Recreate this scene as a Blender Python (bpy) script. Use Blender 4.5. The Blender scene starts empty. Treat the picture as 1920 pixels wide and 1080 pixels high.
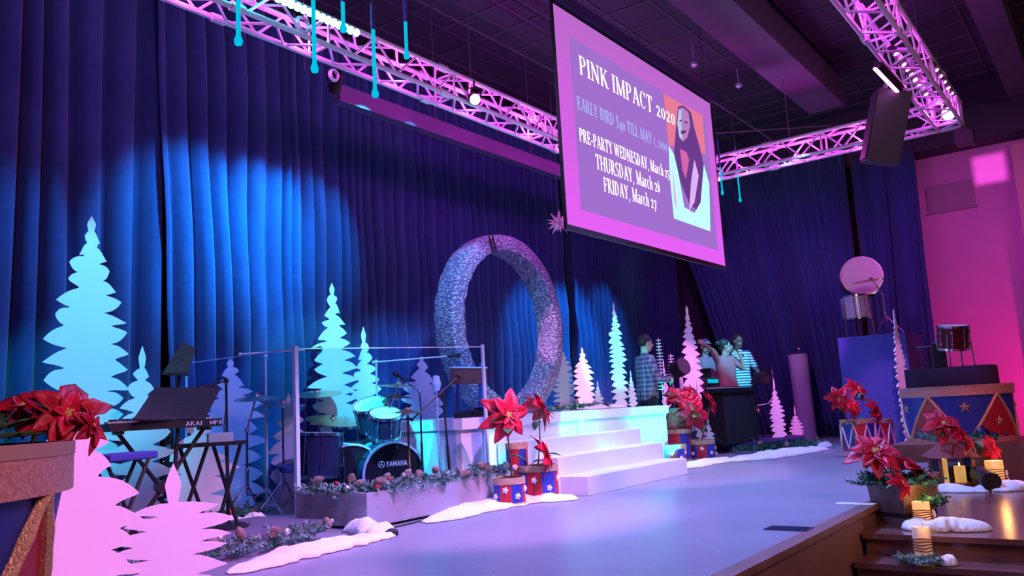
import bpy, bmesh, math, random
from mathutils import Vector, Matrix, noise
PI = math.pi
scene = bpy.context.scene
COL = scene.collection
# ---------------------------------------------------------------- camera
yaw, pitch, roll = 0.93194, 0.146817, -0.055816
FPX = 1538.34
HC = 0.8
cy_, sy_, cp_, sp_, cr_, sr_ = math.cos(yaw), math.sin(yaw), math.cos(pitch), math.sin(pitch), math.cos(roll), math.sin(roll)
FW = Vector((sy_*cp_, cy_*cp_, sp_))
_rt = Vector((cy_, -sy_, 0)); _up = _rt.cross(FW)
RT = _rt*cr_ + _up*sr_
UP = _up*cr_ - _rt*sr_
CAMP = Vector((0, 0, HC))
cam_d = bpy.data.cameras.new('camera'); cam_d.sensor_width = 36; cam_d.lens = FPX*36/1920
cam_d.clip_start = .05; cam_d.clip_end = 100
cam = bpy.data.objects.new('camera', cam_d); COL.objects.link(cam)
m3 = Matrix((RT, UP, -FW)).transposed()
cam.matrix_world = Matrix.Translation(CAMP) @ m3.to_4x4()
scene.camera = cam
vs = scene.view_settings
vs.view_transform = 'Standard'; vs.look = 'None'; vs.exposure = 0.0; vs.gamma = 1.0; vs.use_curve_mapping = False
def ray(px, py): return FW + RT*((px-960)/FPX) - UP*((py-540)/FPX)
def atz(px, py, z=0.0):
    d = ray(px, py); return CAMP + d*((z-HC)/d.z)
def aty(px, py, y):
    d = ray(px, py); return CAMP + d*(y/d.y)
def atx(px, py, x):
    d = ray(px, py); return CAMP + d*(x/d.x)
# ---------------------------------------------------------------- world
w = bpy.data.worlds.new('world'); scene.world = w; w.use_nodes = True
bg = w.node_tree.nodes['Background']; bg.inputs[0].default_value = (0.20, 0.07, 1.0, 1); bg.inputs[1].default_value = 0.026
# ---------------------------------------------------------------- stage lights
def lamp(kind, name, loc, target, power, color, size=.15, angle=40, blend=.6, sizey=None, square=False):
    ld = bpy.data.lights.new(name, kind); ld.energy = power; ld.color = color
    o = bpy.data.objects.new(name, ld); COL.objects.link(o); o.location = loc
    if target is not None:
        d = Vector(target)-Vector(loc); o.rotation_euler = d.to_track_quat('-Z', 'Y').to_euler()
    if kind == 'SPOT':
        ld.spot_size = math.radians(angle); ld.spot_blend = blend; ld.shadow_soft_size = size; ld.use_square = square
    elif kind == 'AREA':
        ld.shape = 'RECTANGLE'; ld.size = size; ld.size_y = sizey or size
    else: ld.shadow_soft_size = size
    return o
CY = (0.0, .62, 1.0); BL = (0.0, .16, 1.0); MG = (1.0, .05, .95); PK = (1.0, .3, .95); VI = (.38, .12, 1.0); TEAL = (0.0, 1.0, .8)

# blue wash on the curtain behind the drums
for x, pw in ((4.5, 800), (5.3, 1200), (6.0, 450)):
    lamp('SPOT', 'blue_wash_light', (x+.5, 5.7, 4.05), (x, 7.5, 2.75), pw, (0.0, .42, 1.0), .05, 52, .8)
lamp('SPOT', 'blue_wash_light', (4.0, 5.9, 4.0), (2.5, 7.4, 1.7), 330, (0.0, .35, 1.0), .05, 52, .9)
for x, pw in ((10.4, 700), (11.3, 800), (12.4, 300)):
    lamp('SPOT', 'blue_wash_light', (x, 5.9, 3.9), (x+.2, 7.4, 1.6), pw, (0.0, .40, 1.0), .05, 50, .8)
lamp('SPOT', 'indigo_wash_light', (8.5, 5.3, 4.1), (9, 7.5, 1.6), 35, (.40, .10, 1.0), .1, 90, 1)
lamp('SPOT', 'violet_wash_light', (11.3, 4.6, 4.1), (15.4, 5.2, 2.0), 420, (.85, .12, 1.0), .1, 75, 1)
lamp('SPOT', 'blue_wash_light', (11.3, 3.5, 4.1), (13.9, 3.9, .6), 60, (.05, .16, 1.0), .1, 40, 1)
def cyan(px, py, y, pw, ang, src=None, col=CY):
    p = aty(px, py, y); s = src or (p.x-1.2, p.y-2.6, 4.0); lamp('SPOT', 'cyan_spot', s, p, pw, col, .05, ang, .5)
cyan(165, 640, 6.2, 1000, 25, (1.6, 3.2, 4.2))
cyan(645, 670, 6.6, 1250, 25, (4.0, 3.4, 4.2), (0, .75, 1))
cyan(1146, 650, 5.35, 3200, 8.5, (3.5, 3.3, 4.1), (0, .8, 1))
cyan(1366, 690, 5.4, 2000, 14, (10.2, 3.0, 4.2), (0, .65, 1))
cyan(855, 620, 6.0, 1100, 34, (5.3, 3.6, 4.2), (.08, .42, 1))
cyan(1030, 640, 6.0, 300, 20, (6.2, 4.8, 4.0), (.05, .5, 1))
def pink(p, s, pw, ang, col=PK, bl_=.6): lamp('SPOT', 'pink_spot', s, p, pw, col, .05, ang, bl_)
pink(aty(290, 980, 3.8), (1.6, .9, 4.0), 1100, 34, (1, .25, .95))
pink(aty(1078, 705, 6.0), (6.0, 4.8, 4.0), 900, 12, (1, .30, .8))
pink(aty(925, 500, 6.0), (6.9, 4.8, 4.05), 120, 40, (.6, .3, 1))
pink(aty(1287, 690, 5.4), (10.2, 3.0, 2.3), 600, 20, (1, .14, .85))
pink(aty(1470, 790, 4.7), (11.6, 2.2, 3.9), 800, 18, (1, .14, .85))
pink(aty(1680, 700, 2.62), (8.6, 1.3, 3.9), 700, 15, (1, .25, .9))
pink((8.3, 4.4, .3), (7.6, 1.4, 4.0), 560, 44, (1, .55, .95))
pink((5.0, 4.3, .1), (4.6, 1.3, 4.0), 4000, 44, (.95, .36, 1))
pink((.6, 1.8, .6), (1.2, -1.2, 3.4), 200, 40, (1, .35, .6))
lamp('SPOT', 'blue_wash_light', (3.3, 5.5, 4.0), aty(440, 760, 7.0), 500, (0, .22, 1), .05, 24, .7)
lamp('SPOT', 'blue_wash_light', (5.2, 5.6, 4.0), aty(795, 700, 7.2), 300, (0, .2, 1), .05, 20, .7)
pink(aty(1297, 765, 4.9), (10.8, 2.6, 3.9), 600, 14, (1, .30, .75))
pink(aty(1625, 790, 2.85), (9.0, 1.6, 3.9), 350, 14, (1, .12, .55))
pink(aty(1000, 830, 4.2), (5.2, 2.0, 3.9), 350, 16, (1, .45, .8))
# floor washes
lamp('SPOT', 'floor_wash_light', (7, 3.2, 4.1), (6.6, 2.9, 0), 1500, (.17, .34, 1.0), .2, 100, 1)
lamp('SPOT', 'floor_wash_light', (3.6, 2.8, 4.1), (3.6, 2.9, 0), 800, (.2, .26, 1.0), .2, 100, 1)
lamp('SPOT', 'floor_wash_light', (11, 3.2, 4.0), (11, 3.6, 0), 900, (.2, .32, 1.0), .2, 100, 1)
# uplights at the platform face
lamp('SPOT', 'cyan_uplight', (5.98, 4.66, .14), (6.0, 4.9, .42), 110, TEAL, .03, 150, .6)
lamp('SPOT', 'cyan_uplight', (9.35, 4.62, .16), (9.38, 4.9, .5), 110, TEAL, .03, 150, .6)
lamp('SPOT', 'cyan_spot', (3.3, 5.9, 3.9), (5.62, 5.6, .38), 1300, (0, .85, 1), .05, 16, .4)
lamp('SPOT', 'cyan_spot', (2.9, 5.2, 3.9), (5.62, 5.6, .38), 1300, (0, .85, 1), .05, 15, .4)
lamp('SPOT', 'cyan_uplight', (7.2, 4.55, .75), (7.9, 4.9, .6), 40, TEAL, .03, 130, .8)
# magenta inside the trusses
for x in (2.2, 3.3, 4.4, 5.5, 6.6, 7.7, 8.8, 9.9):
    lamp('POINT', 'truss_glow_lamp', (x, 5.31, 4.10), None, 15, MG, .05)
for y in (4.9, 4.1, 3.3, 2.5): lamp('POINT', 'truss_glow_lamp', (11.27, y, 4.1), None, 15, MG, .05)
for x in (5.2, 6.4, 7.6, 8.8, 9.9, 10.8): lamp('POINT', 'truss_glow_lamp', (x, 1.43, 4.12), None, 10, (.85, .04, 1.0), .05)
lamp('POINT', 'truss_glow_lamp', (3.9, 4.85, 4.55), None, 16, (0, .7, 1), .1)
lamp('SPOT', 'corner_spot', (11.2, 1.30, 3.95), (6, .5, -.2), 400, (.85, .25, 1.0), .06, 60, 1)
# magenta on the right wall
lamp('SPOT', 'magenta_wall_light', (11.4, .9, 4.3), (16.2, 1.6, 2.2), 340, (1, .09, 1), .1, 80, 1)
lamp('SPOT', 'magenta_uplight', (14.5, .4, -.05), (15.7, .9, .55), 300, (1, .01, .32), .05, 95, .9)
lamp('SPOT', 'wall_patch_lamp', (11.3, 1.29, 3.84), atx(1852, 312, 15.7), 1500, (1, .15, .9), .004, 20, .1)  # added lamp standing in for the screen's reflection on the wall
lamp('SPOT', 'red_spot', (8.9, .2, 3.4), (10.4, 1.3, .4), 120, (1, .05, .25), .05, 30, .8)
# warm house light spilling on the steps
lamp('AREA', 'house_light', (2.5, -4, 4.5), (6.5, 1.2, 0), 150, (1, .58, .56), 1.5)

# ---------------------------------------------------------------- helpers
class MB:
    def __init__(s): s.v = []; s.f = []; s.m = []
    def add(s, vs_, fs, mi=0):
        b = len(s.v); s.v += [tuple(q) for q in vs_]
        for f in fs: s.f.append([b+i for i in f]); s.m.append(mi)
    def box(s, c, d, rz=0.0, mi=0, M=None):
        cx, cy, cz = c; hx, hy, hz = d[0]/2, d[1]/2, d[2]/2
        pts = [Vector((x, y, z)) for z in (-hz, hz) for x, y in ((-hx, -hy), (hx, -hy), (hx, hy), (-hx, hy))]
        R = M if M is not None else Matrix.Rotation(rz, 3, 'Z')
        s.add([R@p+Vector(c) for p in pts], [(3, 2, 1, 0), (4, 5, 6, 7), (0, 1, 5, 4), (1, 2, 6, 5), (2, 3, 7, 6), (3, 0, 4, 7)], mi)
    def bb(s, a, b, mi=0):
        s.box([(a[i]+b[i])/2 for i in range(3)], [abs(b[i]-a[i]) for i in range(3)], 0, mi)
    def cone(s, a, b, r0, r1, n=8, caps=True, mi=0):
        a = Vector(a); b = Vector(b); d = (b-a)
        if d.length < 1e-6: return
        d.normalize(); u = d.orthogonal().normalized(); v = d.cross(u)
        P = []
        for p, r in ((a, r0), (b, r1)):
            for i in range(n):
                t = 2*PI*i/n; P.append(p+u*(r*math.cos(t))+v*(r*math.sin(t)))
        F = [(i, (i+1) % n, n+(i+1) % n, n+i) for i in range(n)]
        if caps: F += [tuple(range(n-1, -1, -1)), tuple(range(n, 2*n))]
        s.add(P, F, mi)
    def bar(s, a, b, r, n=6, mi=0): s.cone(a, b, r, r, n, True, mi)
    def path(s, pts, r, n=6, mi=0):
        for i in range(len(pts)-1):
            s.cone(pts[i], pts[i+1], r if not isinstance(r, (list, tuple)) else r[i], r if not isinstance(r, (list, tuple)) else r[i+1], n, True, mi)
    def tube(s, pts, r, n=8, mi=0, closed=False):
        pts = [Vector(p) for p in pts]; N = len(pts); P = []; u = None
        for i, p in enumerate(pts):
            if closed: d = pts[(i+1) % N]-pts[i-1]
            else: d = pts[min(i+1, N-1)]-pts[max(i-1, 0)]
            d.normalize()
            if u is None: u = d.orthogonal().normalized()
            else:
                u = (u-d*u.dot(d)); u = u.normalized() if u.length > 1e-6 else d.orthogonal().normalized()
            v = d.cross(u); rr = r[i] if isinstance(r, (list, tuple)) else r
            for k in range(n):
                t = 2*PI*k/n; P.append(p+u*(rr*math.cos(t))+v*(rr*math.sin(t)))
        F = []
        for i in range(N if closed else N-1):
            j = (i+1) % N
            for k in range(n): F.append((i*n+k, i*n+(k+1) % n, j*n+(k+1) % n, j*n+k))
        if not closed: F += [tuple(range(n-1, -1, -1)), tuple(range((N-1)*n, N*n))]
        s.add(P, F, mi)
    def lathe(s, prof, c=(0, 0, 0), n=24, M=None, mi=0, mfun=None):
        P = []; c = Vector(c); R = M or Matrix.Identity(3)
        for r, z in prof:
            for k in range(n):
                t = 2*PI*k/n; P.append(c+R@Vector((r*math.cos(t), r*math.sin(t), z)))
        b = len(s.v); s.v += [tuple(q) for q in P]
        for i in range(len(prof)-1):
            for k in range(n):
                s.f.append([b+i*n+k, b+i*n+(k+1) % n, b+(i+1)*n+(k+1) % n, b+(i+1)*n+k]); s.m.append(mfun(i, k) if mfun else mi)
        if prof[0][0] > 1e-4: s.f.append([b+k for k in range(n-1, -1, -1)]); s.m.append(mi)
        if prof[-1][0] > 1e-4: s.f.append([b+(len(prof)-1)*n+k for k in range(n)]); s.m.append(mi)
    def ball(s, c, r, seg=10, rings=6, mi=0, sc=(1, 1, 1), M=None):
        prof = [(max(1e-5, math.sin(PI*i/rings)), -math.cos(PI*i/rings)) for i in range(rings+1)]
        R = M or Matrix.Identity(3); P = []
        for rr, z in prof:
            for k in range(seg):
                t = 2*PI*k/seg; P.append(Vector(c)+R@Vector((r*sc[0]*rr*math.cos(t), r*sc[1]*rr*math.sin(t), r*sc[2]*z)))
        F = []
        for i in range(rings):
            for k in range(seg): F.append((i*seg+k, i*seg+(k+1) % seg, (i+1)*seg+(k+1) % seg, (i+1)*seg+k))
        s.add(P, F, mi)
    def prism(s, poly, o, ux, uz, t, mi=0):
        """polygon (a,b) in the plane o + ux*a + uz*b, thickness t along ux x uz"""
        o = Vector(o); ux = Vector(ux); uz = Vector(uz); nn = ux.cross(uz).normalized()
        n = len(poly); A = [o+ux*a+uz*b+nn*(t/2) for a, b in poly]; B = [o+ux*a+uz*b-nn*(t/2) for a, b in poly]
        s.add(A+B, [tuple(range(n)), tuple(range(2*n-1, n-1, -1))]+[(i, n+i, n+(i+1) % n, (i+1) % n) for i in range(n)], mi)
    def build(s, name, mats, parent=None, smooth=False, loc=None, mods=None):
        me = bpy.data.meshes.new(name); L = Vector(loc) if loc is not None else Vector((0, 0, 0))
        me.from_pydata([tuple(Vector(v)-L) for v in s.v], [], s.f)
        if not isinstance(mats, (list, tuple)): mats = [mats]
        for q in mats: me.materials.append(q)
        me.polygons.foreach_set('material_index', s.m)
        bm = bmesh.new(); bm.from_mesh(me); bmesh.ops.recalc_face_normals(bm, faces=bm.faces); bm.to_mesh(me); bm.free()
        if smooth:
            me.polygons.foreach_set('use_smooth', [True]*len(me.polygons))
            try: me.set_sharp_from_angle(angle=math.radians(40))
            except Exception: pass
        me.update()
        o = bpy.data.objects.new(name, me); COL.objects.link(o)
        if parent is not None:
            o.parent = parent; o.location = L
        else: o.location = L
        return o
def tag(o, label=None, cat=None, group=None, kind=None):
    if label: o['label'] = label
    if cat: o['category'] = cat
    if group: o['group'] = group
    if kind: o['kind'] = kind
    return o
def thing(name, label, cat, loc=(0, 0, 0), rz=0.0, group=None):
    o = bpy.data.objects.new(name, None); o.empty_display_size = .1; COL.objects.link(o); o.location = loc; o.rotation_euler = (0, 0, rz)
    return tag(o, label, cat, group)
def copy_tree(o, parent=None):
    c = o.copy(); COL.objects.link(c); c.parent = parent
    for ch in [q for q in COL.objects if q.parent == o]: copy_tree(ch, c)
    return c
def face_to(x, y): return math.atan2(y, x)
CAMDIR = lambda x, y: math.atan2(-y, -x)
def mat(name, col, rough=.6, metal=0.0, spec=.5, emit=None, es=0.0, nscale=0, namt=0.0, bump=0.0, bscale=60, col2=None, sheen=0.0, sub=0.0, trans=0.0):
    m = bpy.data.materials.new(name); m.use_nodes = True; nt = m.node_tree; b = nt.nodes['Principled BSDF']
    b.inputs['Base Color'].default_value = (*col, 1); b.inputs['Roughness'].default_value = rough; b.inputs['Metallic'].default_value = metal
    b.inputs['Specular IOR Level'].default_value = spec
    if sheen: b.inputs['Sheen Weight'].default_value = sheen
    if trans: b.inputs['Transmission Weight'].default_value = trans
    if emit: b.inputs['Emission Color'].default_value = (*emit, 1); b.inputs['Emission Strength'].default_value = es
    if nscale:
        tc = nt.nodes.new('ShaderNodeTexCoord'); nz = nt.nodes.new('ShaderNodeTexNoise'); nz.inputs['Scale'].default_value = nscale; nz.inputs['Detail'].default_value = 4
        cr = nt.nodes.new('ShaderNodeMix'); cr.data_type = 'RGBA'
        c2 = col2 or tuple(max(0, c*(1-namt)) for c in col)
        cr.inputs['A'].default_value = (*col, 1); cr.inputs['B'].default_value = (*c2, 1)
        rp = nt.nodes.new('ShaderNodeMapRange'); rp.inputs['From Min'].default_value = .35; rp.inputs['From Max'].default_value = .65
        nt.links.new(tc.outputs['Object'], nz.inputs['Vector']); nt.links.new(nz.outputs['Fac'], rp.inputs['Value']); nt.links.new(rp.outputs['Result'], cr.inputs['Factor'])
        nt.links.new(cr.outputs['Result'], b.inputs['Base Color'])
    if bump:
        tc = nt.nodes.new('ShaderNodeTexCoord'); nz = nt.nodes.new('ShaderNodeTexNoise'); nz.inputs['Scale'].default_value = bscale
        bp = nt.nodes.new('ShaderNodeBump'); bp.inputs['Strength'].default_value = bump; bp.inputs['Distance'].default_value = .01
        nt.links.new(tc.outputs['Object'], nz.inputs['Vector']); nt.links.new(nz.outputs['Fac'], bp.inputs['Height']); nt.links.new(bp.outputs['Normal'], b.inputs['Normal'])
    return m
def emat(name, col, s):
    m = bpy.data.materials.new(name); m.use_nodes = True; nt = m.node_tree; nt.nodes.clear()
    e = nt.nodes.new('ShaderNodeEmission'); e.inputs[0].default_value = (*col, 1); e.inputs[1].default_value = s
    o = nt.nodes.new('ShaderNodeOutputMaterial'); nt.links.new(e.outputs[0], o.inputs[0]); return m
def clear(name, tint=(.85, .93, 1), refl=.08, fac=.1):
    m = bpy.data.materials.new(name); m.use_nodes = True; nt = m.node_tree; nt.nodes.clear()
    t = nt.nodes.new('ShaderNodeBsdfTransparent'); t.inputs[0].default_value = (*tint, 1)
    g = nt.nodes.new('ShaderNodeBsdfGlossy'); g.inputs['Roughness'].default_value = .05; g.inputs[0].default_value = (.8, .9, 1, 1)
    fr = nt.nodes.new('ShaderNodeLayerWeight'); fr.inputs[0].default_value = refl
    mx = nt.nodes.new('ShaderNodeMixShader'); o = nt.nodes.new('ShaderNodeOutputMaterial')
    nt.links.new(fr.outputs['Fresnel'], mx.inputs[0]); nt.links.new(t.outputs[0], mx.inputs[1]); nt.links.new(g.outputs[0], mx.inputs[2]); nt.links.new(mx.outputs[0], o.inputs[0])
    return m
M = {}
M['tree'] = mat('white_foam_board', (.86, .86, .88), .7, spec=.2)
M['white'] = mat('white_painted_wood', (.82, .82, .84), .45, nscale=6, namt=.05)
M['snow'] = mat('cotton_snow', (.9, .9, .92), .95, spec=.1, bump=.6, bscale=40)
M['curtain'] = mat('navy_velour', (.033, .07, .215), .9, spec=.15, sheen=.25, nscale=9, namt=.15)
M['blackc'] = mat('black_fabric', (.012, .012, .018), .9)
M['black'] = mat('black_metal', (.012, .012, .014), .45)
M['blackm'] = mat('matte_black_paint', (.02, .02, .024), .7)
M['chrome'] = mat('chrome', (.75, .75, .78), .18, 1.0)
M['alu'] = mat('aluminium', (.86, .84, .88), .42, .35)
M['brass'] = mat('cymbal_bronze', (.75, .6, .38), .3, 1.0)
M['red'] = mat('poinsettia_red', (.82, .008, .06), .5, spec=.5, nscale=14, namt=.5)
M['leaf'] = mat('leaf_green', (.03, .20, .07), .5, nscale=12, namt=.5)
M['yellow'] = mat('stamen_yellow', (.75, .65, .2), .6)
M['green'] = mat('pine_green', (.045, .22, .13), .7, nscale=5, namt=.6)
M['frost'] = mat('frosted_green', (.32, .46, .44), .8, nscale=18, col2=(.03, .15, .09), namt=.5)
M['stem'] = mat('stem_green', (.06, .12, .05), .6)
M['dred'] = mat('drum_red', (.50, .02, .045), .5)
M['dblue'] = mat('drum_blue', (.025, .05, .42), .5)
M['rim'] = mat('gold_rim', (.62, .42, .28), .5, nscale=30, namt=.3)
M['glit'] = mat('gold_glitter', (.85, .48, .40), .4, .25, nscale=90, col2=(.62, .28, .22), bump=.5, bscale=150)
M['rope'] = mat('gold_rope', (.85, .55, .32), .4, .3, bump=.6, bscale=120)
M['wrope'] = mat('white_rope', (.85, .82, .82), .7)
M['stagewood'] = mat('stage_front_wood', (.26, .12, .10), .5, nscale=5, namt=.25)
M['oldwood'] = mat('weathered_wood', (.20, .14, .13), .75, nscale=9, namt=.5)
M['cone'] = mat('pine_cone', (.42, .30, .26), .7, nscale=30, namt=.4)
M['orn'] = mat('ornament_red', (.6, .03, .06), .15, .3)
M['ornw'] = mat('ornament_silver', (.8, .78, .8), .2, .7)
M['skin'] = mat('skin', (.62, .38, .29), .55, nscale=8, namt=.1)
M['skin2'] = mat('skin_dark', (.20, .10, .07), .5)
M['hair'] = mat('hair_dark', (.02, .015, .015), .6)
M['denim'] = mat('dark_trousers', (.02, .02, .035), .8)
M['candle'] = mat('warm_wax', (.95, .72, .36), .5, emit=(1, .42, .07), es=.75)
M['candlew'] = mat('pale_wax', (.9, .78, .62), .5, emit=(1, .5, .2), es=.18)
M['flame'] = emat('flame', (1, .6, .2), 12)
M['twine'] = mat('dark_twine', (.25, .04, .05), .8)
M['ribbon'] = mat('plaid_ribbon', (.75, .35, .40), .7, nscale=40, col2=(.9, .85, .85))
M['lantern'] = mat('copper_lantern', (.38, .12, .11), .45, .3, nscale=8, namt=.3)
M['glass'] = clear('clear_acrylic', (.80, .90, 1.0), .12)
M['glasse'] = mat('acrylic_edge', (.6, .85, .95), .2, spec=.8)
M['wallp'] = mat('mauve_wall_paint', (.50, .26, .42), .8, nscale=1.2, namt=.08)
M['wallt'] = mat('tan_column_paint', (.5, .32, .30), .8)
M['dark'] = mat('dark_ceiling_paint', (.05, .045, .07), .9)
M['grid'] = mat('ceiling_grid_metal', (.10, .09, .12), .8)
M['navy'] = mat('navy_paint', (.045, .06, .30), .75)
M['navyd'] = mat('dark_navy_fabric', (.035, .03, .11), .85)
M['cy_e'] = emat('cyan_led', (.12, .85, 1), 30)
M['cy_t'] = emat('cyan_tube_glow', (.0, .55, .8), 1.0)
M['mg_e'] = emat('magenta_led', (1, .25, 1), 9)
M['wh_e'] = emat('white_led', (1, .85, 1), 14)
M['keys'] = mat('ivory_keys', (.8, .8, .8), .3)
# ================================================================ the setting
def struct(name, mb, m, **k): return tag(mb.build(name, m, **k), kind='structure')
# stage floor: scuffed painted deck
def floor_mat():
    m = mat('stage_deck_paint', (.30, .28, .33), .38, spec=.5); nt = m.node_tree; b = nt.nodes['Principled BSDF']
    tc = nt.nodes.new('ShaderNodeTexCoord'); n1 = nt.nodes.new('ShaderNodeTexNoise'); n1.inputs['Scale'].default_value = .9; n1.inputs['Detail'].default_value = 6
    n2 = nt.nodes.new('ShaderNodeTexNoise'); n2.inputs['Scale'].default_value = 28; n2.inputs['Detail'].default_value = 2
    sc = nt.nodes.new('ShaderNodeMapRange'); sc.inputs['From Min'].default_value = .72; sc.inputs['From Max'].default_value = .76
    mx = nt.nodes.new('ShaderNodeMix'); mx.data_type = 'RGBA'; mx.inputs['A'].default_value = (.27, .26, .30, 1); mx.inputs['B'].default_value = (.35, .33, .37, 1)
    mx2 = nt.nodes.new('ShaderNodeMix'); mx2.data_type = 'RGBA'; mx2.inputs['B'].default_value = (.8, .8, .85, 1)
    rr = nt.nodes.new('ShaderNodeMapRange'); rr.inputs['To Min'].default_value = .26; rr.inputs['To Max'].default_value = .42
    L = nt.links.new
    L(tc.outputs['Object'], n1.inputs['Vector']); L(tc.outputs['Object'], n2.inputs['Vector']); L(n1.outputs['Fac'], mx.inputs['Factor'])
    L(n2.outputs['Fac'], sc.inputs['Value']); L(sc.outputs['Result'], mx2.inputs['Factor']); L(mx.outputs['Result'], mx2.inputs['A']); L(mx2.outputs['Result'], b.inputs['Base Color'])
    L(n1.outputs['Fac'], rr.inputs['Value']); L(rr.outputs['Result'], b.inputs['Roughness'])
    return m
M['deck'] = floor_mat()
XE = 9.75
b = MB()
b.bb((-2.5, 1.66, -.03), (XE, 8.3, 0)); b.bb((XE, 2.32, -.03), (17.2, 8.3, 0))
struct('floor', b, M['deck'])
b = MB(); b.bb((-2.5, 1.56, -.035), (XE, 1.66, .002))
struct('trim_1', b, M['stagewood'])
b = MB(); b.bb((-2.5, 1.60, -.8), (XE, 1.68, -.036)); b.bb((XE-.06, 1.60, -.8), (XE, 2.32, -.036)); b.bb((XE, 2.32, -.8), (17.2, 2.4, -.031))
struct('wall_stage_front', b, M['stagewood'])
b = MB(); b.bb((-6, -6, -.84), (17.2, 1.6, -.8)); struct('floor_auditorium', b, M['stagewood'])
M['landing'] = mat('varnished_step_wood', (.20, .085, .075), .22, spec=.6, nscale=4, namt=.3)
b = MB(); zl, X1, r_, td = -.14, 5.87, .14, .27
b.bb((X1, -4, zl-.035), (17.2, 1.58, zl)); b.bb((X1+.03, -4, -.8), (17.2, 1.57, zl-.035)); b.bb((XE, 1.57, -.8), (17.2, 2.31, zl))
for k in range(1, 5):
    z = zl-r_*k; x = X1-td*k
    b.bb((x, -4, z-.035), (x+td+.03, 1.58, z)); b.bb((x+.03, -4, -.8), (x+td+.03, 1.57, z-.035))
struct('floor_side_steps', b, M['landing'])
# walls
XW = 16.0
b = MB(); b.bb((XW+.2, -6, -.8), (XW+.3, 3.6, 4.9)); struct('wall_right', b, M['wallp'])
b = MB(); b.bb((XW-.3, -6, -.8), (XW+.2, 1.14, 4.72)); struct('wall_right_pier', b, M['wallt'])
b = MB(); b.bb((XW-.4, -6, 4.9), (XW+.3, 8.3, 6.2)); struct('wall_right_upper', b, M['dark'])
b = MB(); b.bb((-2.5, 8.2, -.8), (17.2, 8.3, 6.2)); struct('wall_back', b, M['dark'])
b = MB(); b.bb((XW+.3, 2.3, -.8), (XW+.4, 8.3, 6.2)); struct('wall_far', b, M['dark'])
b = MB(); b.bb((-2.5, 1.6, -.8), (-2.4, 8.3, 6.2)); struct('wall_left', b, M['dark'])
# ceiling with its grid
ZC = 5.9
b = MB(); b.bb((-2.5, -3, ZC), (17.2, 8.3, ZC+.1)); struct('ceiling', b, M['dark'])
b = MB()
for k in range(20): y = -3+k*.61; b.bb((-2.5, y-.012, ZC-.02), (17.2, y+.012, ZC))
for k in range(33): x = -2.5+k*.61; b.bb((x-.012, -3, ZC-.018), (x+.012, 8.3, ZC))
struct('trim_2', b, M['grid'])
# duct, beam, pipes under the ceiling
def atC(px, py, z): return atz(px, py, z)
p0 = atz(1460, 120, 5.3); b = MB(); b.bb((2, p0.y-.3, 5.2), (atz(1545, 208, 5.2).x, p0.y+.25, 5.65))
du = thing('air_duct', 'long dark rectangular air duct running under the ceiling right of the projection screen', 'duct', (0, 0, 0))
b.build('duct_body', M['grid'], du)
xe = atz(1545, 208, 5.2).x
b = MB(); b.bb((xe-.03, p0.y-.26, 5.24), (xe+.03, p0.y+.21, 5.61)); [b.bb((xe+.03, p0.y-.24, 5.28+k*.06), (xe+.05, p0.y+.19, 5.30+k*.06)) for k in range(6)]
b.build('end_grille', M['navyd'], du)
b = MB(); y0 = atz(1900, 150, 5.4).y; b.bb((2, y0-.2, 5.4), (XW-.4, y0+.15, ZC)); struct('trim_3', b, M['grid'])
for i, ((x0, y0_), (x1, y1_), z) in enumerate((((784, 0), (1041, 135), 5.6), ((928, 0), (1033, 64), 5.7))):
    a = atz(x1, y1_, z); q = MB(); q.bar((1, a.y, z), (XW-.4, a.y, z), .012, 6)
    o = q.build('ceiling_pipe', M['alu'] if 0 else M['grid']); tag(o, ['thin ceiling conduit crossing above the left lighting truss', 'thin ceiling conduit meeting the top corner of the projection screen'][i], 'pipe')
a0 = atz(1345, 290, 5.2); 
q = MB(); q.bar(atz(1340, 250, 5.0), atz(1560, 235, 5.0), .012); q.bar(atz(1200, 100, 5.4), atz(1580, 350, 4.6), .014)
tag(q.build('rigging_pipes', M['grid']), 'pair of thin crossing rigging pipes behind the projection screen and far truss', 'pipe')
# smoke head / little fittings on the ceiling
for i, (px, py) in enumerate(((1301, 120), (1385, 160))):
    p = atz(px, py, 5.6); q = MB(); q.bar(p, (p.x, p.y, ZC), .008); q.lathe([(.03, -.04), (.05, -.02), (.05, .02), (.02, .04)], p, 12)
    tag(q.build('ceiling_sensor', M['alu']), ['small round ceiling sensor hanging above the right half of the screen', 'small round ceiling sensor nearer the right lighting truss'][i], 'sensor')
# wall panel right
a = atx(1735, 352, XW+.19); c = atx(1830, 385, XW+.19)
b = MB(); b.bb((XW+.16, c.y, c.z), (XW+.2, a.y, a.z)); b.bb((XW+.15, c.y-.03, c.z-.03), (XW+.17, a.y+.03, c.z)); 
tag(b.build('wall_panel', mat('grey_wall_panel', (.28, .2, .26), .7)), 'grey rectangular panel on the pink wall at the far right', 'wall panel')

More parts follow.
